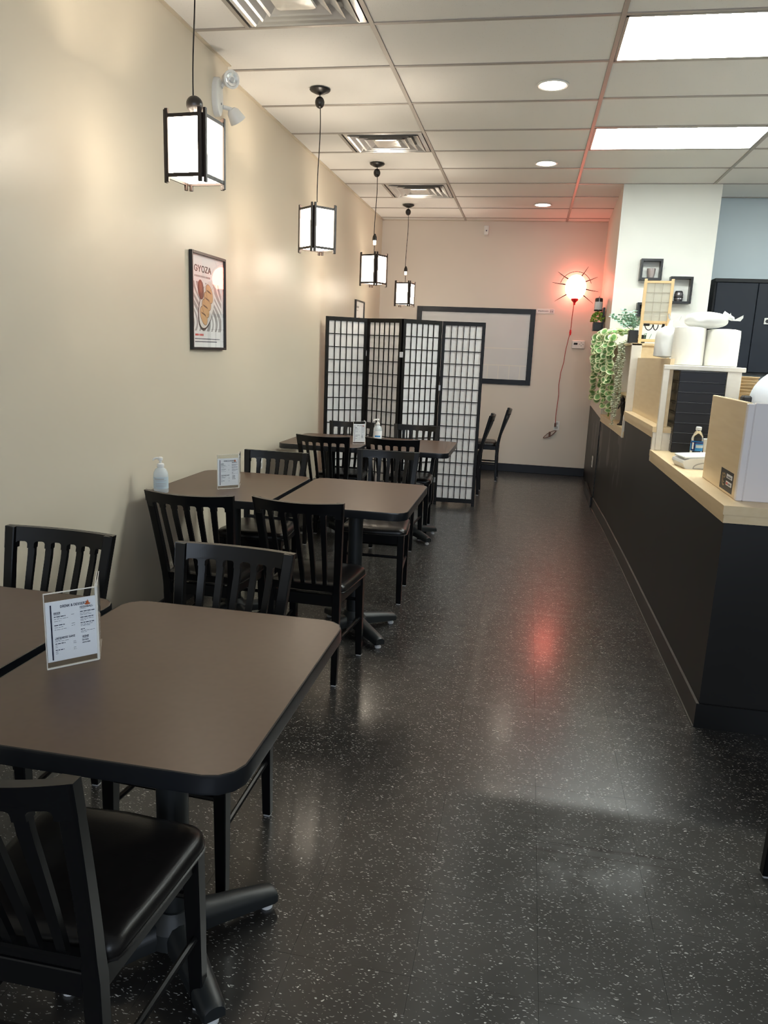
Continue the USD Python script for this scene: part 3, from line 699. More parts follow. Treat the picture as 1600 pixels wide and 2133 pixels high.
# ------------------------------------------------------------------ posters on the left wall
def poster(x, y0, y1, z0, z1, lab, detail):
    t = thing('wall_poster', lab, 'poster', (x, y0, z0), -.57 if detail else 0, None)
    W, H = y1 - y0, z1 - z0
    u, v = (0, 1, 0), (0, 0, 1)
    P = lambda m, d: lay(m, (d, 0, 0), u, v)
    fr = [box(0, .014, 0, H, 0, .020, .002), box(W - .014, W, 0, H, 0, .020, .002), box(.014, W - .014, H - .014, H, 0, .020), box(.014, W - .014, 0, .014, 0, .020)]
    obj('frame', [P(m, .001) for m in fr], 'black_frame', t, smooth=20)
    pr_ = obj('print', P(box(.012, W - .012, .012, H - .012, 0, .004), .002), 'paper_white', t, smooth=False)
    if detail:
        obj('lettering', [P(text('GYOZA', .055, H - .105, .034, width=.225), .0062)], 'ink_black', pr_, smooth=False)
        obj('subtitle_print', [P(m, .0062) for m in [strip(a, a + w, H - .135, H - .125) for a, w in ((.058, .012), (.075, .055), (.135, .062), (.203, .062))]], 'print_grey', pr_, smooth=False)
        st = []
        x0, x1, zl, zh = .045, W - .045, .105, H - .160
        clip = sbox(x0, zl, x1, zh)
        for i in range(14):
            zz = np.linspace(zl - .02, zh + .02, 40)
            k = (zz - zl) / (zh - zl)
            xx = x0 - .20 + i * .055 + .14 * np.sin(2.6 * k + .6) * (1 - k) + .05 * np.cos(3 * k + i * .05) - .10 * (k - .45) ** 2
            w = .0145 + .0060 * np.sin(i * 1.7 + 4 * k)
            pg = Polygon(list(zip(xx - w, zz)) + list(zip((xx + w)[::-1], zz[::-1]))).buffer(0).intersection(clip)
            if not pg.is_empty:
                for g in getattr(pg, 'geoms', [pg]):
                    if g.geom_type == 'Polygon' and g.area > 1e-6: st.append(P(extrude(g, .0003), .0062))
        obj('stripe_pattern', st, 'print_grey', pr_, smooth=False)
        def ell(cx, cy, a, b, rot, n=36):
            q = np.linspace(0, 2 * np.pi, n, endpoint=False); c, s = math.cos(rot), math.sin(rot)
            return Polygon([(cx + a * math.cos(i) * c - b * math.sin(i) * s, cy + a * math.cos(i) * s + b * math.sin(i) * c) for i in q])
        R = 1.02; cx, cy = .215, .255
        obj('plate_shadow', P(extrude(ell(cx - .006, cy - .010, .150, .092, R), .0004), .0064), 'ink_black', pr_, smooth=False)
        obj('plate', P(extrude(ell(cx, cy, .146, .088, R), .0004), .0067), 'print_plate', pr_, smooth=False)
        for i in range(4):
            d = -.078 + i * .052
            px, py = cx + d * math.cos(R) * .95 - .004, cy + d * math.sin(R) * .95
            dm = ell(px, py, .058, .036, R + 1.25)
            obj('dumpling_outline', P(extrude(dm.buffer(.0032), .0003), .0070 + i * .0002), 'print_tan_dark', pr_, smooth=False)
            dp = obj('dumpling', P(extrude(dm, .0003), .0072 + i * .0002), 'print_tan', pr_, smooth=False)
            obj('pleat', [P(extrude(ell(px + j * .016 - .004, py + .010 - j * .004, .004, .015, R + .2, 14), .0003), .0075 + i * .0002) for j in (-1, 0, 1)], 'print_tan_dark', dp, smooth=False)
        obj('sauce_dish', P(extrude(ell(.135, .335, .036, .055, .25), .0004), .0082), 'print_brown', pr_, smooth=False)
        obj('dish_gleam', P(extrude(ell(.130, .345, .018, .030, .25), .0003), .0087), 'print_tan_dark', pr_, smooth=False)
        obj('red_line_print', [P(m, .0062) for m in [strip(.058, .095, .078, .089), strip(.102, .112, .078, .089), strip(.120, .150, .078, .089), strip(.154, .166, .078, .089)]], 'ink_red', pr_, smooth=False)
        obj('footer_print', [P(m, .0062) for m in dashes(.055, .058, W - .125, .006, 5) + dashes(.055, .042, W - .165, .006, 6)], 'ink_grey', pr_, smooth=False)
    else:
        q = np.linspace(0, 2 * np.pi, 30)
        obj('art', P(extrude(Polygon([(W * .5 + .10 * math.cos(i), H * .50 + .085 * math.sin(i)) for i in q]), .0004), .0062), 'print_tan', pr_, smooth=False)
        obj('lettering', [P(m, .0062) for m in dashes(.05, H - .085, .14, .022, 9) + dashes(.05, H - .115, .11, .008, 10)], 'print_grey', pr_, smooth=False)
    obj('glazing', P(box(.012, W - .012, .012, H - .012, 0, .0015), .0130), 'glass_pane', t, smooth=False)
poster(XN, 4.012, 4.478, 1.448, 1.985, 'framed gyoza poster with a reflection of the red lamp, on the left wall', True)
poster(XW, 8.36, 8.80, 1.49, 2.022, 'small far framed poster on the left wall above the screen', False)

# emergency light
el = thing('emergency_light', 'white twin-head emergency light high on the left wall', 'emergency light', (XN, 4.39, 2.86))
obj('base', lay(pillow(Polygon([(.048 * math.cos(a), .105 * math.sin(a)) for a in np.linspace(0, 2 * np.pi, 40, endpoint=False)]), [(0, 0), (0, .022), (.006, .032), (.03, .036)], 40), (.0, 0, .0), (0, 1, 0), (0, 0, 1)), 'white_plastic', el)
for (c, d) in (((.075, .03, .098), (.75, -.64, -.15)), ((.085, .095, -.075), (.35, .55, -.75))):
    d = np.array(d) / np.linalg.norm(d)
    h = lathe([(0, -.045), (.022, -.043), (.036, -.025), (.047, .020), (.049, .030), (.042, .032), (.0, .028)], 24)
    T = trimesh.geometry.align_vectors([0, 0, 1], d); T[:3, 3] = c
    hm = h.copy(); hm.apply_transform(T); hd = obj('lamp_head', hm, 'white_plastic', el)
    ln = lathe([(0, .036), (.012, .036), (.020, .030), (.034, .0335), (.038, .031), (0, .029)], 24); ln.apply_transform(T)
    obj('lens', ln, 'lens_clear', hd)
    obj('arm', tube([(.03, c[1] * .4, c[2] * .55), tuple(np.array(c) - d * .04)], .012, 10), 'white_plastic', el)
obj('test_button', lay(lathe([(0, .0), (.006, .0), (.006, .004), (0, .005)], 12), (.036, .004, -.035), (0, 1, 0), (0, 0, 1)), 'grey_plastic', el)

# ------------------------------------------------------------------ back wall: window, sign, lamp, thermostat
w1 = frame('window_1')
wx0, wx1, wz0, wz1, fw = -1.461, .028, 1.118, 2.052, .062
obj('window_frame', [box(wx0, wx0 + fw, YB - .022, YB, wz0, wz1, .002), box(wx1 - fw, wx1, YB - .022, YB, wz0, wz1, .002), box(wx0 + fw, wx1 - fw, YB - .022, YB, wz1 - fw, wz1), box(wx0 + fw, wx1 - fw, YB - .022, YB, wz0, wz0 + fw)], 'window_black', w1, smooth=20)
obj('pane', box(wx0 + fw, wx1 - fw, YB - .008, YB - .001, wz0 + fw, wz1 - fw), 'window_panel', w1, smooth=False)
for z in (1.355, 1.565):
    obj('panel_seam', box(wx0 + fw, wx1 - fw, YB - .0085, YB - .007, z - .006, z + .006), 'panel_line', w1, smooth=False)
for x in np.arange(-1.33, -.06, .135):
    obj('panel_seam', box(x - .005, x + .005, YB - .0085, YB - .007, wz0 + fw, 1.349), 'panel_line', w1, smooth=False)
bw = lambda m, x, z, d=.0: lay(m, (x, YB - d, z), (1, 0, 0), (0, 0, 1))
sg = thing('washroom_sign', 'small white washroom sign beside the black window frame', 'sign', (.036, YB, 2.005))
at0 = lambda m, d: lay(m, (0, -d, 0), (1, 0, 0), (0, 0, 1))
pl_ = obj('plate', at0(box(0, .218, 0, .058, 0, .004, .001), .0), 'paper_white', sg, smooth=20)
obj('lettering', at0(text('Washroom', .016, .022, .017, width=.128), .004), 'ink_grey', pl_, smooth=False)
ic = [box(.163, .205, .010, .048, 0, .0006)]
obj('icon', [at0(m, .004) for m in ic], 'ink_grey', pl_, smooth=False)
obj('icon_figure', [at0(m, .0047) for m in (strip(.166, .183, .013, .045), strip(.185, .202, .013, .045))], 'paper_white', pl_, smooth=False)
q = np.linspace(0, 2 * np.pi, 14)
fig = []
for cx in (.1745, .1935):
    fig += [extrude(Polygon([(cx + .003 * math.cos(i), .039 + .003 * math.sin(i)) for i in q]), .0006), extrude(Polygon([(cx - .0045, .034), (cx + .0045, .034), (cx + .006, .022), (cx + .002, .022), (cx + .002, .015), (cx - .002, .015), (cx - .002, .022), (cx - .006, .022)]), .0006)]
obj('figure', [at0(m, .0055) for m in fig], 'ink_grey', pl_, smooth=False)

lx, lz = .478, 2.318
rl = thing('red_wall_lamp', 'glowing red lantern lamp on the back wall with a long red cord', 'wall lamp', (lx, YB, lz))
ell = trimesh.creation.icosphere(3, 1.0)
shade = ell.copy(); shade.apply_scale((.125, .075, .150)); shade.apply_translation((0, -.095, 0))
obj('shade', shade, 'red_lit', rl, smooth=True)
obj('end_cap', [move(lathe([(0, -.06), (.010, -.058), (.014, -.03), (.040, -.004), (.044, .012), (.040, .018), (0, .02)], 20), 0, -.115, -.150)], 'red_plastic', rl)
obj('back_plate', lay(lathe([(0, 0), (.05, 0), (.05, .012), (.02, .03), (0, .03)], 24), (0, 0, 0), (1, 0, 0), (0, 0, 1)), 'red_plastic', rl)
for a in np.radians((28, 62, 140, 168, 215, 322, 352)):
    obj('rib', tube([(.120 * math.cos(a), -.10, .145 * math.sin(a)), (.19 * math.cos(a), -.045, .20 * math.sin(a)), (.285 * math.cos(a), -.012, .285 * math.sin(a))], [.0065, .0045, .0015], 6), 'lamp_cord', rl)  # dark spokes standing in for radial shadows cast on the wall
a = np.linspace(.30, math.pi - .30, 20)
obj('rim', tube(np.c_[.19 * np.cos(a), np.full(20, -.03), .19 * np.sin(a)], .003, 6), 'lamp_cord', rl)
cz = [(-.003, -.20), (-.008, -.30), (-.010, -.42), (-.012, -.52), (-.030, -.62), (-.050, -.76), (-.060, -.90), (-.085, -1.02), (-.095, -1.18), (-.085, -1.30), (-.092, -1.42), (-.098, -1.56), (-.095, -1.655)]
kk = np.linspace(0, len(cz) - 1, 60)
cpts = np.c_[np.interp(kk, range(len(cz)), [p[0] for p in cz]), np.interp(kk, [0, 3, 12], [-.10, -.02, -.012]), np.interp(kk, range(len(cz)), [p[1] for p in cz])]
obj('cord', tube(cpts, .0042, 6), 'red_cord', rl)
obj('inline_switch', move(lathe([(0, -.035), (.008, -.033), (.013, 0), (.008, .033), (0, .035)], 14), -.012, -.022, -.53), 'red_plastic', rl)
pg = obj('plug', box(-.108, -.084, -.040, -.010, -1.70, -1.655, .004), 'brown_cord', rl)
a = np.linspace(0, 4 * np.pi + 1.0, 60)
obj('coiled_cord', tube(np.c_[-.155 + .075 * np.cos(a) + .004 * np.sin(3 * a), -.025 - .002 * np.sin(a) - .0008 * a, -1.80 + .024 * np.sin(a) + .045 * np.cos(a)], .0045, 6), 'brown_cord', rl)
obj('cord_tie', turn(box(-.012, .012, -.040, -.012, -.032, .032, .003), 0).apply_translation((-.155, 0, -1.80)), 'brown_cord', rl)
ol = thing('wall_outlet', 'white wall outlet under the red lamp with a cord plugged in', 'outlet', (.400, YB, .632))
op = obj('cover', bw(box(-.036, .036, -.058, .058, 0, .006, .002), 0, 0).apply_translation((0, -YB, 0)), 'white_plastic', ol, smooth=20)
obj('socket', [bw(box(-.017, .017, z - .014, z + .014, .006, .0075), 0, 0).apply_translation((0, -YB, 0)) for z in (-.026, .026)], 'grey_plastic', op, smooth=False)
th_ = thing('thermostat', 'white thermostat with a dark display on the back wall', 'thermostat', (.575, YB, 1.645))
tb = obj('case', bw(box(-.078, .078, -.050, .050, 0, .026, .006), 0, 0).apply_translation((0, -YB, 0)), 'white_plastic', th_, smooth=20)
obj('display', bw(box(-.056, -.010, -.004, .022, .026, .0275), 0, 0).apply_translation((0, -YB, 0)), 'ink_black', tb, smooth=False)
obj('button', [bw(box(x - .008, x + .008, z - .006, z + .006, .026, .028), 0, 0).apply_translation((0, -YB, 0)) for x, z in ((.035, .022), (.035, -.014), (.015, .004), (.055, .004))], 'grey_plastic', tb, smooth=False)
ms = thing('motion_sensor', 'small white motion sensor high on the back wall', 'sensor', (-.646, YB, 2.972))
mb = obj('case', bw(box(-.030, .030, -.055, .055, 0, .035, .006), 0, 0).apply_translation((0, -YB, 0)), 'white_plastic', ms, smooth=20)
obj('lens', bw(lathe([(0, 0), (.010, 0), (.008, .004), (0, .005)], 14), 0, -.006, 0).apply_translation((0, -YB - .035 + .0, 0)), 'ink_grey', mb)
lo = thing('wall_outlet', 'white wall outlet low on the left wall, seen through a chair back', 'outlet', (XW, 5.36, .62))
lp = obj('cover', lay(box(-.036, .036, -.058, .058, 0, .006, .002), (0, 0, 0), (0, 1, 0), (0, 0, 1)), 'white_plastic', lo, smooth=20)
obj('socket', [lay(box(-.017, .017, z - .014, z + .014, .006, .0075), (0, 0, 0), (0, 1, 0), (0, 0, 1)) for z in (-.026, .026)], 'grey_plastic', lp, smooth=False)

# ------------------------------------------------------------------ service counter
def fx(y): return float(np.interp(y, [3.06, 5.4, 6.7, 7.71], [.802, .786, .768, .742]))
def run(y0, y1, d0, d1, z0, z1, n=1):
    """a bar that follows the counter's front line between y0 and y1, from fx+d0 to fx+d1"""
    ys = sorted({y0, y1, *[v for v in (5.4, 6.7) if y0 < v < y1]})
    P = [(fx(y) + d0, y) for y in ys] + [(fx(y) + d1, y) for y in ys[::-1]]
    return move(extrude(Polygon(P), z1 - z0), 0, 0, z0)
Y1, Y2, Y3 = 4.845, 6.17, 7.70
ct = thing('service_counter', 'long stepped service counter with a black front and maple ledges', 'counter', (0, 0, 0))
base = extrude(Polygon([(fx(3.07), 3.07), (fx(5.4), 5.4), (fx(6.7), 6.7), (fx(7.7), 7.7), (1.25, 7.7), (1.25, 3.6), (3.4, 3.6), (3.4, 3.07)]), .878)
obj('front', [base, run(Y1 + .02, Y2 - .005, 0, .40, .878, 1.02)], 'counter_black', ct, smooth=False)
obj('kick_board', [run(3.06, 7.70, -.012, .0, 0, .105), box(fx(3.07) - .012, 3.4, 3.058, 3.07, 0, .105)], 'counter_kick', ct, smooth=False)
obj('kick_board', [extrude(Polygon([(.715, 7.72), (.728, 7.72), (.752, 8.72), (.722, 8.72)]), .105)], 'counter_kick', pil, smooth=False)
obj('kick_edge', [run(3.06, 7.70, -.0125, -.001, .1045, .107), run(3.06, 7.70, -.018, -.012, 0, .005)], 'glint_caulk', ct, smooth=False)  # upper strip paints the edge highlight, lower one is caulk
top1 = Polygon([(fx(3.05) - .014, 3.05), (fx(Y1) - .014, Y1), (1.25, Y1), (1.25, 3.62), (3.4, 3.62), (3.4, 3.05)])
obj('countertop', [move(extrude(top1, .036), 0, 0, .912)], 'maple', ct, smooth=False)
obj('apron', [move(extrude(Polygon([(fx(3.056) - .008, 3.056), (fx(Y1) - .008, Y1), (1.25, Y1), (1.25, 3.6), (3.4, 3.6), (3.4, 3.056)]), .034), 0, 0, .878)], 'maple', ct, smooth=False)
obj('middle_ledge', [run(Y1 - .014, Y2, -.014, .42, 1.058, 1.092)], 'maple', ct, smooth=False)
obj('apron', [run(Y1 - .006, Y2, -.008, .41, 1.022, 1.058)], 'maple', ct, smooth=False)
obj('step_riser', [run(Y1 - .012, Y1 + .022, -.008, .42, .878, 1.058)], 'maple_daylit', ct, smooth=False)
obj('far_ledge', [run(Y2, Y3, -.014, .30, .930, .952)], 'maple', ct, smooth=False)
obj('apron', [run(Y2 - .02, Y3, -.010, .29, .882, .930)], 'maple', ct, smooth=False)
obj('step_riser', [run(Y2 - .018, Y2 + .012, -.016, .40, .882, 1.058)], 'maple_daylit', ct, smooth=False)
so = thing('wall_outlet', 'narrow white outlet on the black counter front, near the far end', 'outlet', (.742, 8.07, .425))
sp_ = obj('cover', lay(box(-.036, .036, -.058, .058, 0, .006, .002), (-.010, 0, 0), (0, -1, 0), (0, 0, 1)), 'white_plastic', so, smooth=20)
obj('socket', [lay(box(-.017, .017, z - .014, z + .014, .006, .0075), (-.010, 0, 0), (0, -1, 0), (0, 0, 1)) for z in (-.026, .026)], 'grey_plastic', sp_, smooth=False)

# corner privacy panel at the counter's near end
pp = thing('privacy_panel', 'L-shaped maple privacy panel on the near corner of the counter', 'privacy panel', (0, 0, .948))
obj('aisle_board', box(.862, .882, 3.20, 3.79, 0, .394, .003), 'maple', pp, smooth=20)
obj('corner_post', box(.860, .886, 3.178, 3.205, 0, .390, .003), 'panel_daylit', pp, smooth=20)
obj('front_board', box(.886, 2.2, 3.178, 3.200, 0, .394, .003), 'panel_daylit', pp, smooth=20)
stk = thing('card_sticker', 'black payment card sticker on the low corner of the privacy panel', 'sticker', (.862, 3.27, .955))
S_ = lambda m, d: lay(m, (-d, 0, 0), (0, -1, 0), (0, 0, 1))
# local reading direction runs towards the camera (-y)
sk = obj('backing', S_(box(-.185, .018, .005, .092, 0, .0008), 0), 'ink_black', stk, smooth=False)
q = np.linspace(.5, 2 * np.pi - .9, 24)
arc = lambda cx, cy, r, w: Polygon([(cx + r * math.cos(i), cy + r * math.sin(i)) for i in q] + [(cx + (r - w) * math.cos(i), cy + (r - w) * math.sin(i)) for i in q[::-1]])
obj('emblem', [S_(extrude(arc(-.125, .048, .028, .007), .0006), .0008), S_(extrude(arc(-.125, .048, .015, .006), .0006), .0008), S_(extrude(arc(-.150, .062, .012, .005), .0006), .0008)], 'gold', sk, smooth=False)
obj('card_mark', [S_(m, .0008) for m in (strip(-.085, .005, .060, .078), strip(-.085, .005, .030, .048))], 'paper_white', sk, smooth=False)
obj('card_print', [S_(m, .0014) for m in (strip(-.070, -.010, .064, .070), strip(-.050, -.010, .034, .042))], 'ink_grey', sk, smooth=False)
obj('card_print', [S_(strip(-.078, -.055, .034, .043), .0014)], 'ink_red', sk, smooth=False)

# tray cubby on the counter with its stack of bento trays
cb = thing('tray_cubby', 'pale melamine cubby frame around the black tray stack', 'cubby', (0, 0, 0))
obj('side_panel', box(.800, .836, Y1 - .022, Y1 + .008, .95, 1.445, .002), 'maple_daylit', cb, smooth=20)
obj('side_panel', box(1.165, 1.245, Y1 - .02, 5.25, .95, 1.445, .002), 'maple_daylit', cb, smooth=20)
obj('top_board', [box(.800, 1.265, Y1 - .024, Y1 + .008, 1.440, 1.468, .003), box(.870, 1.265, Y1 + .006, 5.25, 1.440, 1.468)], 'maple_daylit', cb, smooth=20)
tr0 = None
names = ('lowest', 'second lowest', 'third lowest', 'fourth from the bottom', 'fourth from the top', 'third from the top', 'second from the top', 'topmost')
for k in range(8):
    z = .949 + k * .0610
    lab = f'black bento tray, {names[k]} in the stack beside the water bottle'
    if tr0 is None:
        tr0 = thing('bento_tray', lab, 'tray', (1.015, 4.94, z), 0, 'black bento trays stacked on the counter')
        obj('body', box(-.129, .129, -.179, .179, 0, .054, .001), 'tray_black', tr0, smooth=20)
        obj('rim', [box(-.130, .130, -.180, .180, .0525, .0606, .001)], 'tray_black', tr0, smooth=20)
        obj('end_label', [box(-.1312, -.1300, -.165, .165, .006, .046)], 'tray_side', tr0, smooth=False)  # browner skin over the aisle end of the tray
    else:
        dup(tr0, lab, (1.015, 4.94, z))
# maple back panel of the middle ledge and the plant cubby behind it
mp = obj('divider_panel', run(Y1 + .010, Y2 + .008, .048, .072, 1.093, 1.505), 'maple', label='plain maple divider panel standing on the middle counter ledge', cat='divider panel', smooth=False)
ds = thing('display_cubby', 'tall maple display cubby at the far end of the counter, under the hanging plant', 'display cubby', (0, 0, 0))
xa = fx(Y2) - .006
obj('end_panel', box(xa, xa + .075, Y2 + .012, Y2 + .040, .952, 1.615, .002), 'maple_daylit', ds, smooth=20)
obj('end_panel', box(xa + .075, 1.06, Y2 + .03, Y2 + .055, .952, 1.600, .002), 'maple', ds, smooth=20)
obj('top_board', run(Y2 + .012, Y3 - .005, -.004, .30, 1.600, 1.618), 'maple', ds, smooth=False)
obj('shelf', run(Y2 + .04, Y3 - .005, .0, .20, 1.205, 1.222), 'maple', ds, smooth=False)
obj('back_board', run(Y2 + .04, Y3 - .005, .20, .215, .952, 1.60), 'maple', ds, smooth=False)
obj('upright', run(7.05, 7.075, .0, .20, .952, 1.205), 'maple_daylit', ds, smooth=False)
obj('upright', run(6.62, 6.64, .0, .20, 1.222, 1.60), 'maple_daylit', ds, smooth=False)
obj('end_panel', run(Y3 - .03, Y3 - .005, .0, .20, .952, 1.60), 'maple_daylit', ds, smooth=False)

# things on the counter
wb = thing('water_bottle', 'clear water bottle with a blue label and white cap on the counter', 'bottle', (.955, 4.42, .948))
prof = [(0, .004), (.026, 0), (.032, .006), (.031, .020), (.0325, .026), (.031, .036), (.0325, .044), (.0325, .060), (.0325, .108), (.031, .114), (.0325, .122), (.030, .136), (.020, .158), (.0125, .168), (.0125, .176), (0, .176)]
wbb = obj('body', lathe(prof, 28), 'clear_plastic', wb)
def wrapf(z0, z1, r, a0=-math.pi, a1=math.pi, n=28):
    a = np.linspace(a0, a1, n); v = np.array([(r * math.cos(i), r * math.sin(i), z) for z in (z0, z1) for i in a])
    return trimesh.Trimesh(v, [f for i in range(n - 1) for f in ((i, i + 1, n + i + 1), (i, n + i + 1, n + i))], process=False)
obj('label', wrapf(.058, .110, .0331), 'label_blue', wbb, smooth=True)
obj('label_stripe', wrapf(.099, .108, .0334), 'label_navy', wbb, smooth=True)
obj('label_highlight', wrapf(.076, .092, .0334, -1.9, -.2), 'label_pale', wbb, smooth=True)
obj('label_block', wrapf(.060, .108, .0336, -2.75, -2.0, 8), 'label_navy', wbb, smooth=True)
obj('label_mark', wrapf(.068, .104, .0339, -2.55, -2.25, 6), 'paper_white', wbb, smooth=True)
obj('cap', lathe([(0, .172), (.0155, .172), (.0155, .188), (.013, .191), (0, .191)], 20), 'white_plastic', wb)
ck = thing('card_terminal', 'white card payment terminal lying on the counter beside the water bottle', 'card terminal', (.935, 4.15, .948), 8)
side = Polygon([(-.115, .004), (-.105, .0), (.125, .0), (.130, .006), (.130, .066), (-.090, .052), (-.125, .040), (-.128, .028)])
obj('body', move(turn(turn(extrude(side.buffer(.002), .17), 90, (1, 0, 0)), 0), 0, .085, 0), 'white_plastic', ck, smooth=25)
arch = Polygon([(-.075, .003)] + [(.03 + .105 * math.cos(i), .003 + .034 * math.sin(i) ** .8) for i in np.linspace(math.pi, 0, 14)])
obj('side_arch', move(turn(extrude(arch.exterior.buffer(.0025), .002), 90, (1, 0, 0)), 0, -.085, 0), 'grey_plastic', ck, smooth=25)
obj('top_pad', [turn(box(-.120, .125, -.080, .080, .058, .070, .004), -3.4, (0, 1, 0))], 'white_plastic', ck, smooth=25)
obj('slot', [turn(box(-.060, .110, -.0815, -.079, .056, .0595), -3.4, (0, 1, 0))], 'ink_grey', ck, smooth=False)
ub = thing('paper_cup', 'white paper cup on the counter right behind the water bottle', 'cup', (1.050, 4.52, .948))
obj('body', lathe([(.030, 0), (.040, .112), (.042, .115), (.040, .117), (.038, .113), (.028, .004), (0, .004), (0, 0), (.030, 0)], 24), 'white_plastic', ub)

# wrapped stacks of takeaway bowls on the cubby
def bag(name, lab, c, r, h, knot, seed, lean=0):
    t = thing(name, lab, 'plastic bag', c)
    n = 40; rows_ = []
    for k, z in enumerate(np.linspace(0, 1, 16)):
        prof = min(1, (z / .06) ** .5) * (1 if z < .62 else math.sqrt(max(0.02, 1 - ((z - .62) / .38) ** 2 * .95)))
        if h < .12: prof = max(.05, 1 - abs(2 * z - 1) ** 2.6) ** .42
        a = np.linspace(0, 2 * np.pi, n, endpoint=False)
        wob = 1 + .05 * (meshkit.noise(np.c_[np.cos(a) * 2.2 + seed, np.sin(a) * 2.2, np.full(n, z * 3.2)], seed) - .5) * 2 + .015 * np.sin(a * 9 + z * 6)
        rows_.append(np.c_[r[0] * prof * wob * np.cos(a), r[1] * prof * wob * np.sin(a), np.full(n, z * h)])
    obj('bag', loft(rows_), 'bag_white', t, smooth=60)
    kx, ky, kz = knot
    b = [tube([(kx * .6, ky * .6, h * .88), (kx, ky, kz * .8 + h * .2), (kx, ky, kz)], [.022, .013, .012], 9)]
    for s, (dx, dz) in enumerate(((-.020, .030), (.055, .018))):
        v = np.array([(kx, ky - .004, kz), (kx, ky + .004, kz), (kx + dx, ky - .010, kz + dz + .016), (kx + dx * 1.1, ky + .012, kz + dz), (kx + dx * .8, ky, kz + dz - .020)])
        b.append(trimesh.Trimesh(v).convex_hull)
    obj('knot', b, 'bag_white', t, smooth=40)
ZC = 1.469
bag('plastic_bag', 'knotted white plastic bag at the left end of the cubby top', (.845, 5.12, ZC + .037), (.070, .088), .20, (.015, 0, .235), 3)
def stack(x, y, r, n, lab, nm):
    t = thing('bowl_stack', lab, 'stack of bowls', (x, y, ZC), 0, None)
    prof = [(0, 0), (r * .97, 0)]
    for k in range(n):
        z = k * .0085; prof += [(r, z + .001), (r, z + .0055), (r * .992, z + .007)]
    H = n * .0085
    prof += [(r * .98, H), (r * .9, H + .010), (0, H + .012)]
    obj('bowl', lathe(prof, 40), 'bowl_cream', t, smooth=50)
    obj('wrapper', lathe([(r * 1.015, .004), (r * 1.018, H * .9), (r * .99, H + .012), (r * .7, H + .019)], 40), 'bowl_cream', t, smooth=50)
stack(.958, 5.00, .092, 25, 'tall wrapped stack of cream takeaway bowls in the middle of the cubby top', 1)
stack(1.152, 5.00, .098, 24, 'tall wrapped stack of cream takeaway bowls at the right end of the cubby top', 2)
bag('plastic_bag', 'knotted white plastic bag lying on top of the wrapped bowl stacks', (1.045, 5.02, ZC + .226), (.125, .105), .098, (.150, -.02, .050), 11)

# shoji table lantern on the display cubby
ln = thing('table_lantern', 'small wooden shoji lantern standing on the display cubby', 'lantern', (.945, 6.37, 1.618), -7)
for sx in (-1, 1):
    for sy in (-1, 1):
        obj('post', box(sx * .098 - .011, sx * .098 + .011, sy * .098 - .011, sy * .098 + .011, 0, .485, .001), 'lantern_wood', ln, smooth=20)
for q_ in range(4):
    for z0, z1 in ((.455, .472), (.155, .172), (.016, .034)):
        obj('rail', turn(box(-.088, .088, -.103, -.091, z0, z1), 90 * q_), 'lantern_wood', ln, smooth=False)
    pp_ = obj('paper', turn(box(-.088, .088, -.0965, -.0955, .172, .455), 90 * q_), 'lantern_paper', ln, smooth=False)
    for x in (-.029, .029):
        obj('lattice_bar', turn(box(x - .002, x + .002, -.099, -.096, .172, .455), 90 * q_), 'lantern_line', pp_, smooth=False)
    for z in (.243, .314, .385):
        obj('lattice_bar', turn(box(-.088, .088, -.099, -.096, z - .002, z + .002), 90 * q_), 'lantern_line', pp_, smooth=False)
aa = np.linspace(math.pi, 2 * math.pi, 14)
obj('cord_loop', tube(np.c_[-.040 + .030 * np.cos(aa), np.full(14, -.02), .150 + .045 * np.sin(aa)], .0035, 6), 'lamp_cord', ln)
obj('cord_loop', tube(np.c_[.012 + .018 * np.cos(aa), np.full(14, .01), .150 + .042 * np.sin(aa)], .0035, 6), 'lamp_cord', ln)
obj('lamp_holder', [box(-.080, -.035, -.03, .03, .138, .156, .003), tube([(.070, 0, .155), (.060, 0, .11), (.068, 0, .07)], .010, 8)], 'lamp_cord', ln)
obj('sprig', [tube([(-.058 + dx, -.05, .036), (-.058 + dx * 1.5, -.05, .075)], .0022, 6) for dx in (-.006, .004, .03)] + [tube([(-.07, -.05, .068), (-.048, -.05, .080)], .0022, 6)], 'eucalyptus', ln)

# ------------------------------------------------------------------ plants
def leaf_disc(r, cup, n=12):
    """round, slightly cupped leaf with a radial coordinate"""
    v, uv = [(0, 0, 0)], [(0, 0)]
    for k, f in ((1, .6), (2, .82), (3, 1.0)):
        for j in range(n):
            a = 2 * np.pi * j / n
            rr = r * f * (1 + .10 * math.cos(a))
            v.append((rr * math.cos(a), rr * math.sin(a), cup * f * f * r)); uv.append((f, 0))
    f = [(0, 1 + j, 1 + (j + 1) % n) for j in range(n)]
    for k in (0, 1):
        for j in range(n):
            a, b = 1 + k * n + j, 1 + k * n + (j + 1) % n
            f += [(a, a + n, b + n), (a, b + n, b)]
    return np.array(v), np.array(f), np.array(uv)
iv = thing('hanging_ivy', 'variegated green and cream ivy trailing over the display cubby', 'plant', (0, 0, 0))
pr_r = random.Random(5)
stems, nleaf = [], 0
IVY = [  # start y along the cubby top, length of the fall, outward sway
    (7.62, .58, .105), (7.50, .42, .125), (7.40, .60, .075), (7.28, .30, .115), (7.15, .62, .060), (7.02, .50, .090), (6.90, .66, .040), (6.78, .40, .070)]
pot_y, pot_x, pot_z = 7.1, .93, 1.618
obj('pot', move(lathe([(0, 0), (.055, 0), (.068, .085), (.062, .088), (.052, .07), (0, .07)], 20), pot_x, pot_y, pot_z), 'pot_black', iv)
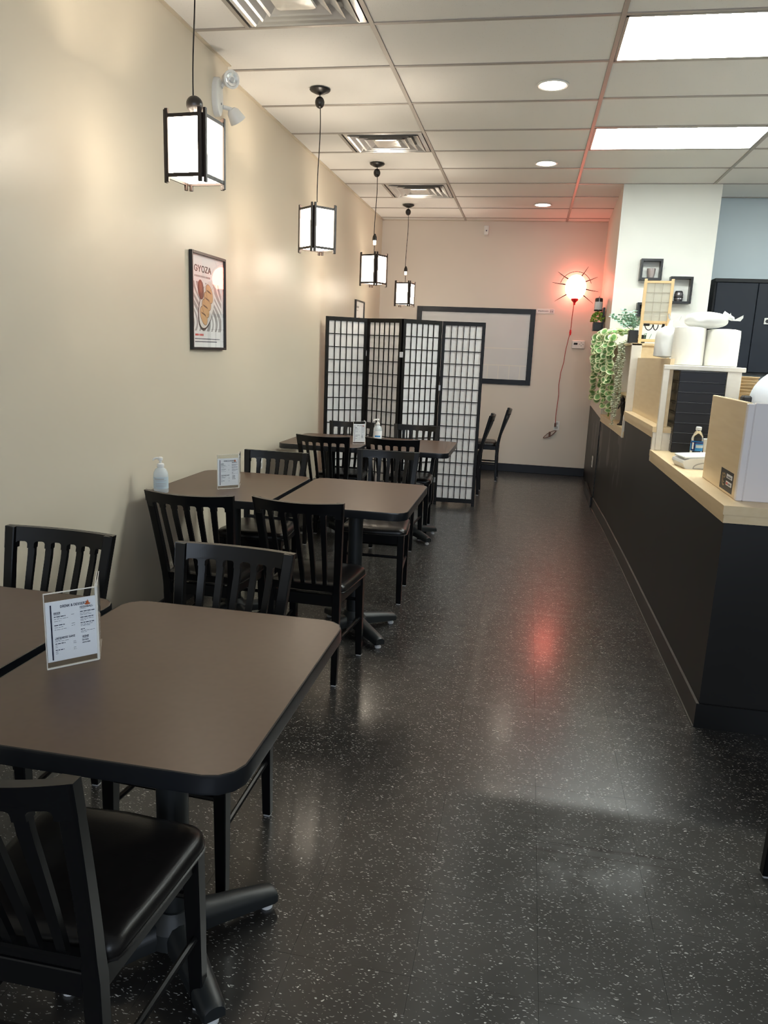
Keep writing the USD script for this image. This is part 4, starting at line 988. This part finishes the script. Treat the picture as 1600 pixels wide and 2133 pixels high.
for sy, fall, out in IVY:
    n = 19; k = np.linspace(0, 1, n)
    x_edge = fx(sy) - .012 - out
    x = np.where(k < .3, pot_x + (x_edge - pot_x) * (k / .3), x_edge + .012 * np.sin(k * 9))
    y = np.where(k < .3, pot_y + (sy - pot_y) * (k / .3), sy + .02 * np.sin(k * 7 + sy * 5))
    z = np.where(k < .3, pot_z + .07 + .045 * np.sin(k / .3 * np.pi * .8), pot_z + .095 - fall * ((k - .3) / .7) - .02)
    stems.append(tube(np.c_[x, y, z], .0018, 5))
    for j in range(2, n):
        for s in (0, 1):
            if nleaf >= 290: break
            r = pr_r.uniform(.024, .038)
            V, Fc, UV = leaf_disc(r, pr_r.uniform(-.15, .35))
            yaw_ = pr_r.uniform(0, 360); tilt = pr_r.gauss(58, 22) if k[j] > .3 else pr_r.gauss(25, 18)
            T = trimesh.transformations.rotation_matrix(math.radians(-tilt), (0, 1, 0)) @ trimesh.transformations.rotation_matrix(math.radians(yaw_), (0, 0, 1))
            T = trimesh.transformations.rotation_matrix(math.radians(pr_r.gauss(58, 28)), (0, 0, 1)) @ T
            p = np.array([x[j] - .006 + pr_r.uniform(-.012, .010), y[j] + pr_r.uniform(-.040, .040), z[j] + pr_r.uniform(-.012, .012)])
            VV = V @ T[:3, :3].T + p
            obj('leaf', (VV, Fc), 'ivy_leaf', iv, smooth=True, uv=UV); nleaf += 1
obj('stem', stems, 'stem_green', iv)
# small sprig low in the cubby
sg_ = thing('cactus_sprig', 'little green sprig standing low in the display cubby', 'plant', (.775, 7.42, .952))
obj('stem', [tube([(0, 0, 0), (.004, .004, .06), (0, .01, .11)], [.007, .006, .003], 7), tube([(.004, .002, .04), (.010, -.025, .07), (.01, -.03, .10)], [.006, .005, .003], 7), tube([(.002, .002, .03), (-.01, .02, .05), (-.01, .026, .07)], [.005, .005, .003], 7)], 'boxwood', sg_)
# silvery string plant
stp = thing('string_plant', 'silvery string plant trailing beside the ivy, nearer the camera', 'plant', (0, 0, 0))
lv, sts = [], []
for m_ in range(7):
    y0_ = 6.44 + m_ * .045; xe = fx(y0_) - .030 - .006 * (m_ % 3)
    L = .55 + .10 * math.sin(m_ * 2.1) + (.08 if m_ > 3 else 0)
    zz = np.linspace(1.655, 1.655 - L, 40)
    xx = xe + .010 * np.sin(zz * 22 + m_) + np.clip((zz - 1.62) * 3, 0, .12)
    yy = y0_ + .016 * np.sin(zz * 13 + m_ * 2)
    sts.append(tube(np.c_[xx, yy, zz], .0013, 5))
    for a, b, c in zip(xx, yy, zz):
        for _ in range(2):
            e = trimesh.creation.icosphere(1, 1.0); e.apply_scale((.0095, .0085, .0040))
            e = turn(turn(e, pr_r.uniform(0, 180)), pr_r.uniform(-35, 35), (1, 0, 0))
            lv.append(move(e, a + pr_r.uniform(-.012, .008), b + pr_r.uniform(-.014, .014), c + pr_r.uniform(-.004, .004)))
obj('stem', sts, 'stem_green', stp)
obj('leaf_beads', lv, 'string_leaf', stp, smooth=True, kind='stuff')
# eucalyptus in a black pot
ep = thing('potted_eucalyptus', 'small pale green plant in a square black pot beside the wooden lantern', 'plant', (.788, 6.34, 1.618))
obj('pot', pillow(rrect(-.036, .036, -.036, .036, .006), [(.006, 0), (0, .003), (0, .098), (.006, .100), (.008, .08)], 32), 'pot_black', ep, smooth=30)
lv = []; st_ = []
for m_ in range(11):
    a = m_ * 2.4; d = .03 + .012 * (m_ % 5)
    tip = np.array([d * 1.6 * math.cos(a) - .055, d * 1.2 * math.sin(a) + .03, .20 + .018 * (m_ % 4)])
    st_.append(tube([(0, 0, .085), tip * .5 + (0, 0, .05), tip], .0014, 5))
    for f in np.linspace(.35, 1, 6):
        for s in (-1, 1):
            e = trimesh.creation.icosphere(1, 1.0); e.apply_scale((.014, .010, .0022))
            e = turn(turn(e, pr_r.uniform(0, 360)), pr_r.uniform(-60, 60), (1, 0, 0))
            p = np.array([0, 0, .085]) * (1 - f) + tip * f + np.array([.010 * s, .006 * s, 0])
            lv.append(move(e, *p))
obj('stem', st_, 'stem_green', ep)
obj('leaf_sprays', lv, 'eucalyptus', ep, smooth=True, kind='stuff')
# wall planter with two jar lanterns on the side of the pillar
wp = thing('wall_planter', 'black wall planter with a green tuft and two white jar lanterns on the pillar side', 'wall planter', (.748, 8.55, 0))
obj('back_board', box(-.022, -.002, -.050, .110, 1.42, 2.02, .002), 'black_frame', wp, smooth=20)
obj('planter_box', box(-.110, -.020, -.060, .075, 1.775, 1.865, .004), 'black_frame', wp, smooth=20)
bl, bt = [], []
for m_ in range(150):
    v_ = np.array([pr_r.gauss(0, 1) for _ in range(3)]); v_ /= np.linalg.norm(v_); v_[2] = abs(v_[2])
    e = trimesh.creation.icosphere(1, 1.0); e.apply_scale((.013, .009, .003)); e = turn(turn(e, pr_r.uniform(0, 360)), pr_r.uniform(-80, 80), (1, 0, 0))
    (bt if m_ % 6 == 0 else bl).append(move(e, -.062 + .072 * v_[0], .005 + .098 * v_[1], 1.872 + .105 * v_[2]))
obj('tuft', bl, 'boxwood', wp, smooth=True, kind='stuff'); obj('tuft_tip', bt, 'boxwood_tip', wp, smooth=True, kind='stuff')
for z in (1.995, 1.60):
    j = obj('jar', move(lathe([(0, 0), (.040, 0), (.043, .006), (.043, .075), (.038, .085), (0, .085)], 20), -.070, .01, z), 'jar_white', wp)
    obj('jar_lid', move(lathe([(0, .084), (.039, .084), (.041, .088), (.040, .118), (.030, .124), (0, .124)], 20), -.070, .01, z), 'black_frame', j)
    obj('jar_hoop', tube([(-.070, .01 - .048, z + .0), (-.070, .01 - .048, z + .11), (-.070, .01 - .02, z + .14), (-.070, .03, z + .14), (-.070, .058, z + .11), (-.070, .058, z)], .003, 6), 'steel', j)
    obj('jar_foot', move(lathe([(0, -.012), (.042, -.012), (.044, .002), (0, .002)], 20), -.070, .01, z), 'black_frame', j)

# dark figurine in the cubby
fg = thing('figurine', 'slender black figurine in the display cubby, by its near end', 'figurine', (.790, 6.50, .952))
UsdGeom.Xformable(stage.GetPrimAtPath(fg)).AddScaleOp().Set((.84, .84, .84))
obj('pedestal', lathe([(0, 0), (.040, 0), (.042, .010), (.020, .022), (.014, .05), (.012, .12), (0, .12)], 18), 'statue_black', fg)
obj('body', [tube([(0, 0, .11), (.002, .006, .16), (-.004, 0, .20), (-.004, 0, .235)], [.014, .022, .030, .020], 12), move(ell.copy().apply_scale((.022, .024, .028)), -.010, 0, .250),
             tube([(-.004, .02, .20), (-.030, .045, .185), (-.040, .030, .160)], [.011, .009, .006], 8), tube([(-.004, -.02, .21), (-.02, -.04, .19)], [.011, .007], 8),
             tube([(-.010, .012, .270), (-.012, .018, .290)], [.008, .002], 6), tube([(-.010, -.012, .270), (-.012, -.018, .290)], [.008, .002], 6)], 'statue_black', fg, smooth=60)

# shadow boxes on the pillar front
def shadow_box(x0, x1, z0, z1, lab):
    t = thing('shadow_box', lab, 'shadow box', (x0, 7.71, z0), 0, 'black shadow box shelves on the pillar')
    W, H, w, d = x1 - x0, z1 - z0, .020, .095
    obj('frame', [box(0, w, -d, 0, 0, H, .001), box(W - w, W, -d, 0, 0, H, .001), box(w, W - w, -d, 0, H - w, H), box(w, W - w, -d, 0, 0, w)], 'black_frame', t, smooth=20)
    return t
shadow_box(.952, 1.148, 2.225, 2.415, 'black shadow box on the pillar holding a glass candle holder')
shadow_box(1.232, 1.432, 2.020, 2.262, 'black shadow box on the pillar right of the wooden lantern')
t = shadow_box(.960, 1.120, 1.892, 2.020, 'small black shadow box half hidden behind the left side of the lantern')
obj('back', box(.02, .14, -.012, -.004, .02, .108), 'black_frame', t, smooth=False)
obj('beads', [move(trimesh.creation.icosphere(1, .008), .045 + .006 * (k % 2), -.06, .035 + k * .016) for k in range(5)], 'gold', t)
ch_ = thing('candle_holder', 'small mottled glass candle holder inside the upper shadow box', 'candle holder', (1.055, 7.665, 2.245))
obj('glass', lathe([(0, 0), (.026, 0), (.036, .045), (.040, .085), (.037, .087), (.032, .04), (.022, .006), (0, .006)], 20), 'candle_glass', ch_)
obj('candle', lathe([(0, .006), (.020, .006), (.026, .04), (0, .042)], 16), 'bowl_cream', ch_)
sb_ = thing('silver_ornament', 'black and silver ornament inside the right shadow box', 'ornament', (1.325, 7.665, 2.040))
obj('body', lathe([(0, 0), (.032, 0), (.040, .020), (.036, .040), (.042, .060), (.036, .080), (.030, .092), (0, .095)], 18), 'silver_dark', sb_)
obj('band', [lathe([(.037, .030), (.042, .034), (.042, .046), (.037, .050), (.037, .030)], 18), lathe([(.034, .078), (.037, .082), (.030, .095), (.026, .095), (.034, .078)], 18)], 'ink_black', sb_)

# ------------------------------------------------------------------ kitchen
kc = thing('wall_cabinet', 'dark slate kitchen wall cabinet right of the pillar', 'cabinet', (0, 0, 0))
obj('body', box(1.716, 3.4, 8.06, 8.36, 1.385, 2.292, .002), 'cabinet_gap', kc, smooth=20)
obj('cornice', box(1.712, 3.4, 8.035, 8.36, 2.262, 2.296, .002), 'cabinet_gap', kc, smooth=20)
for x0, x1 in ((1.735, 2.112), (2.118, 2.62), (2.626, 3.1)):
    d = obj('door', box(x0, x1, 8.040, 8.060, 1.415, 2.258, .003), 'cabinet_slate', kc, smooth=20)
hp = obj('handle_plate', [box(2.205, 2.285, 8.030, 8.040, 1.875, 1.935, .003)], 'white_plastic', kc, smooth=20)
obj('latch', [move(turn(lathe([(0, 0), (.018, 0), (.018, .004), (0, .004)], 16), 90, (1, 0, 0)), 2.235, 8.030, 1.905)], 'ink_black', kc)
kt = thing('prep_counter', 'kitchen prep counter hidden behind the privacy panel', 'counter', (1.35, 4.0, 0))
obj('worktop', box(-.02, .9, -.3, 2.6, .88, .92, .003), 'steel', kt, smooth=20)
obj('body', box(0, .88, -.25, 2.55, 0, .88), 'cabinet_slate', kt, smooth=False)
rc = thing('rice_cooker', 'white domed rice cooker behind the privacy panel', 'rice cooker', (1.530, 4.75, .86))
obj('body', lathe([(0, 0), (.17, 0), (.20, .03), (.235, .12), (.235, .40), (0, .40)], 36), 'cooker_white', rc)
obj('lid', lathe([(.242, .40), (.242, .42)] + [(.242 * math.cos(a), .42 + .21 * math.sin(a)) for a in np.linspace(.02, 1.5, 12)] + [(0, .63)], 36), 'cooker_white', rc, smooth=50)
obj('handle', [box(-.290, -.238, -.035, .035, .34, .45, .010)], 'ink_black', rc, smooth=30)
ORD = 'second third fourth fifth sixth seventh eighth ninth tenth eleventh twelfth thirteenth fourteenth fifteenth sixteenth seventeenth eighteenth nineteenth twentieth twenty-first twenty-second'.split()
kb = None
for k in range(22):
    z = .92 + k * .021
    lab = ('topmost kraft bowl of the tan stack beside the tray cubby' if k == 21 else f'kraft bowl, {ORD[20 - k]} from the top of the tan stack beside the tray cubby')
    if kb is None:
        kb = thing('kraft_bowl', lab, 'bowl', (1.470, 5.55, z), 0, 'stacked kraft bowls beside the tray cubby')
        obj('body', lathe([(.055, 0), (.076, .040), (.081, .042), (.081, .046), (.074, .045), (.053, .004), (0, .004), (0, 0), (.055, 0)], 24), 'kraft', kb)
    else:
        dup(kb, lab, (1.470 + .004 * math.sin(k * 2.3), 5.55 + .004 * math.cos(k * 1.7), z))
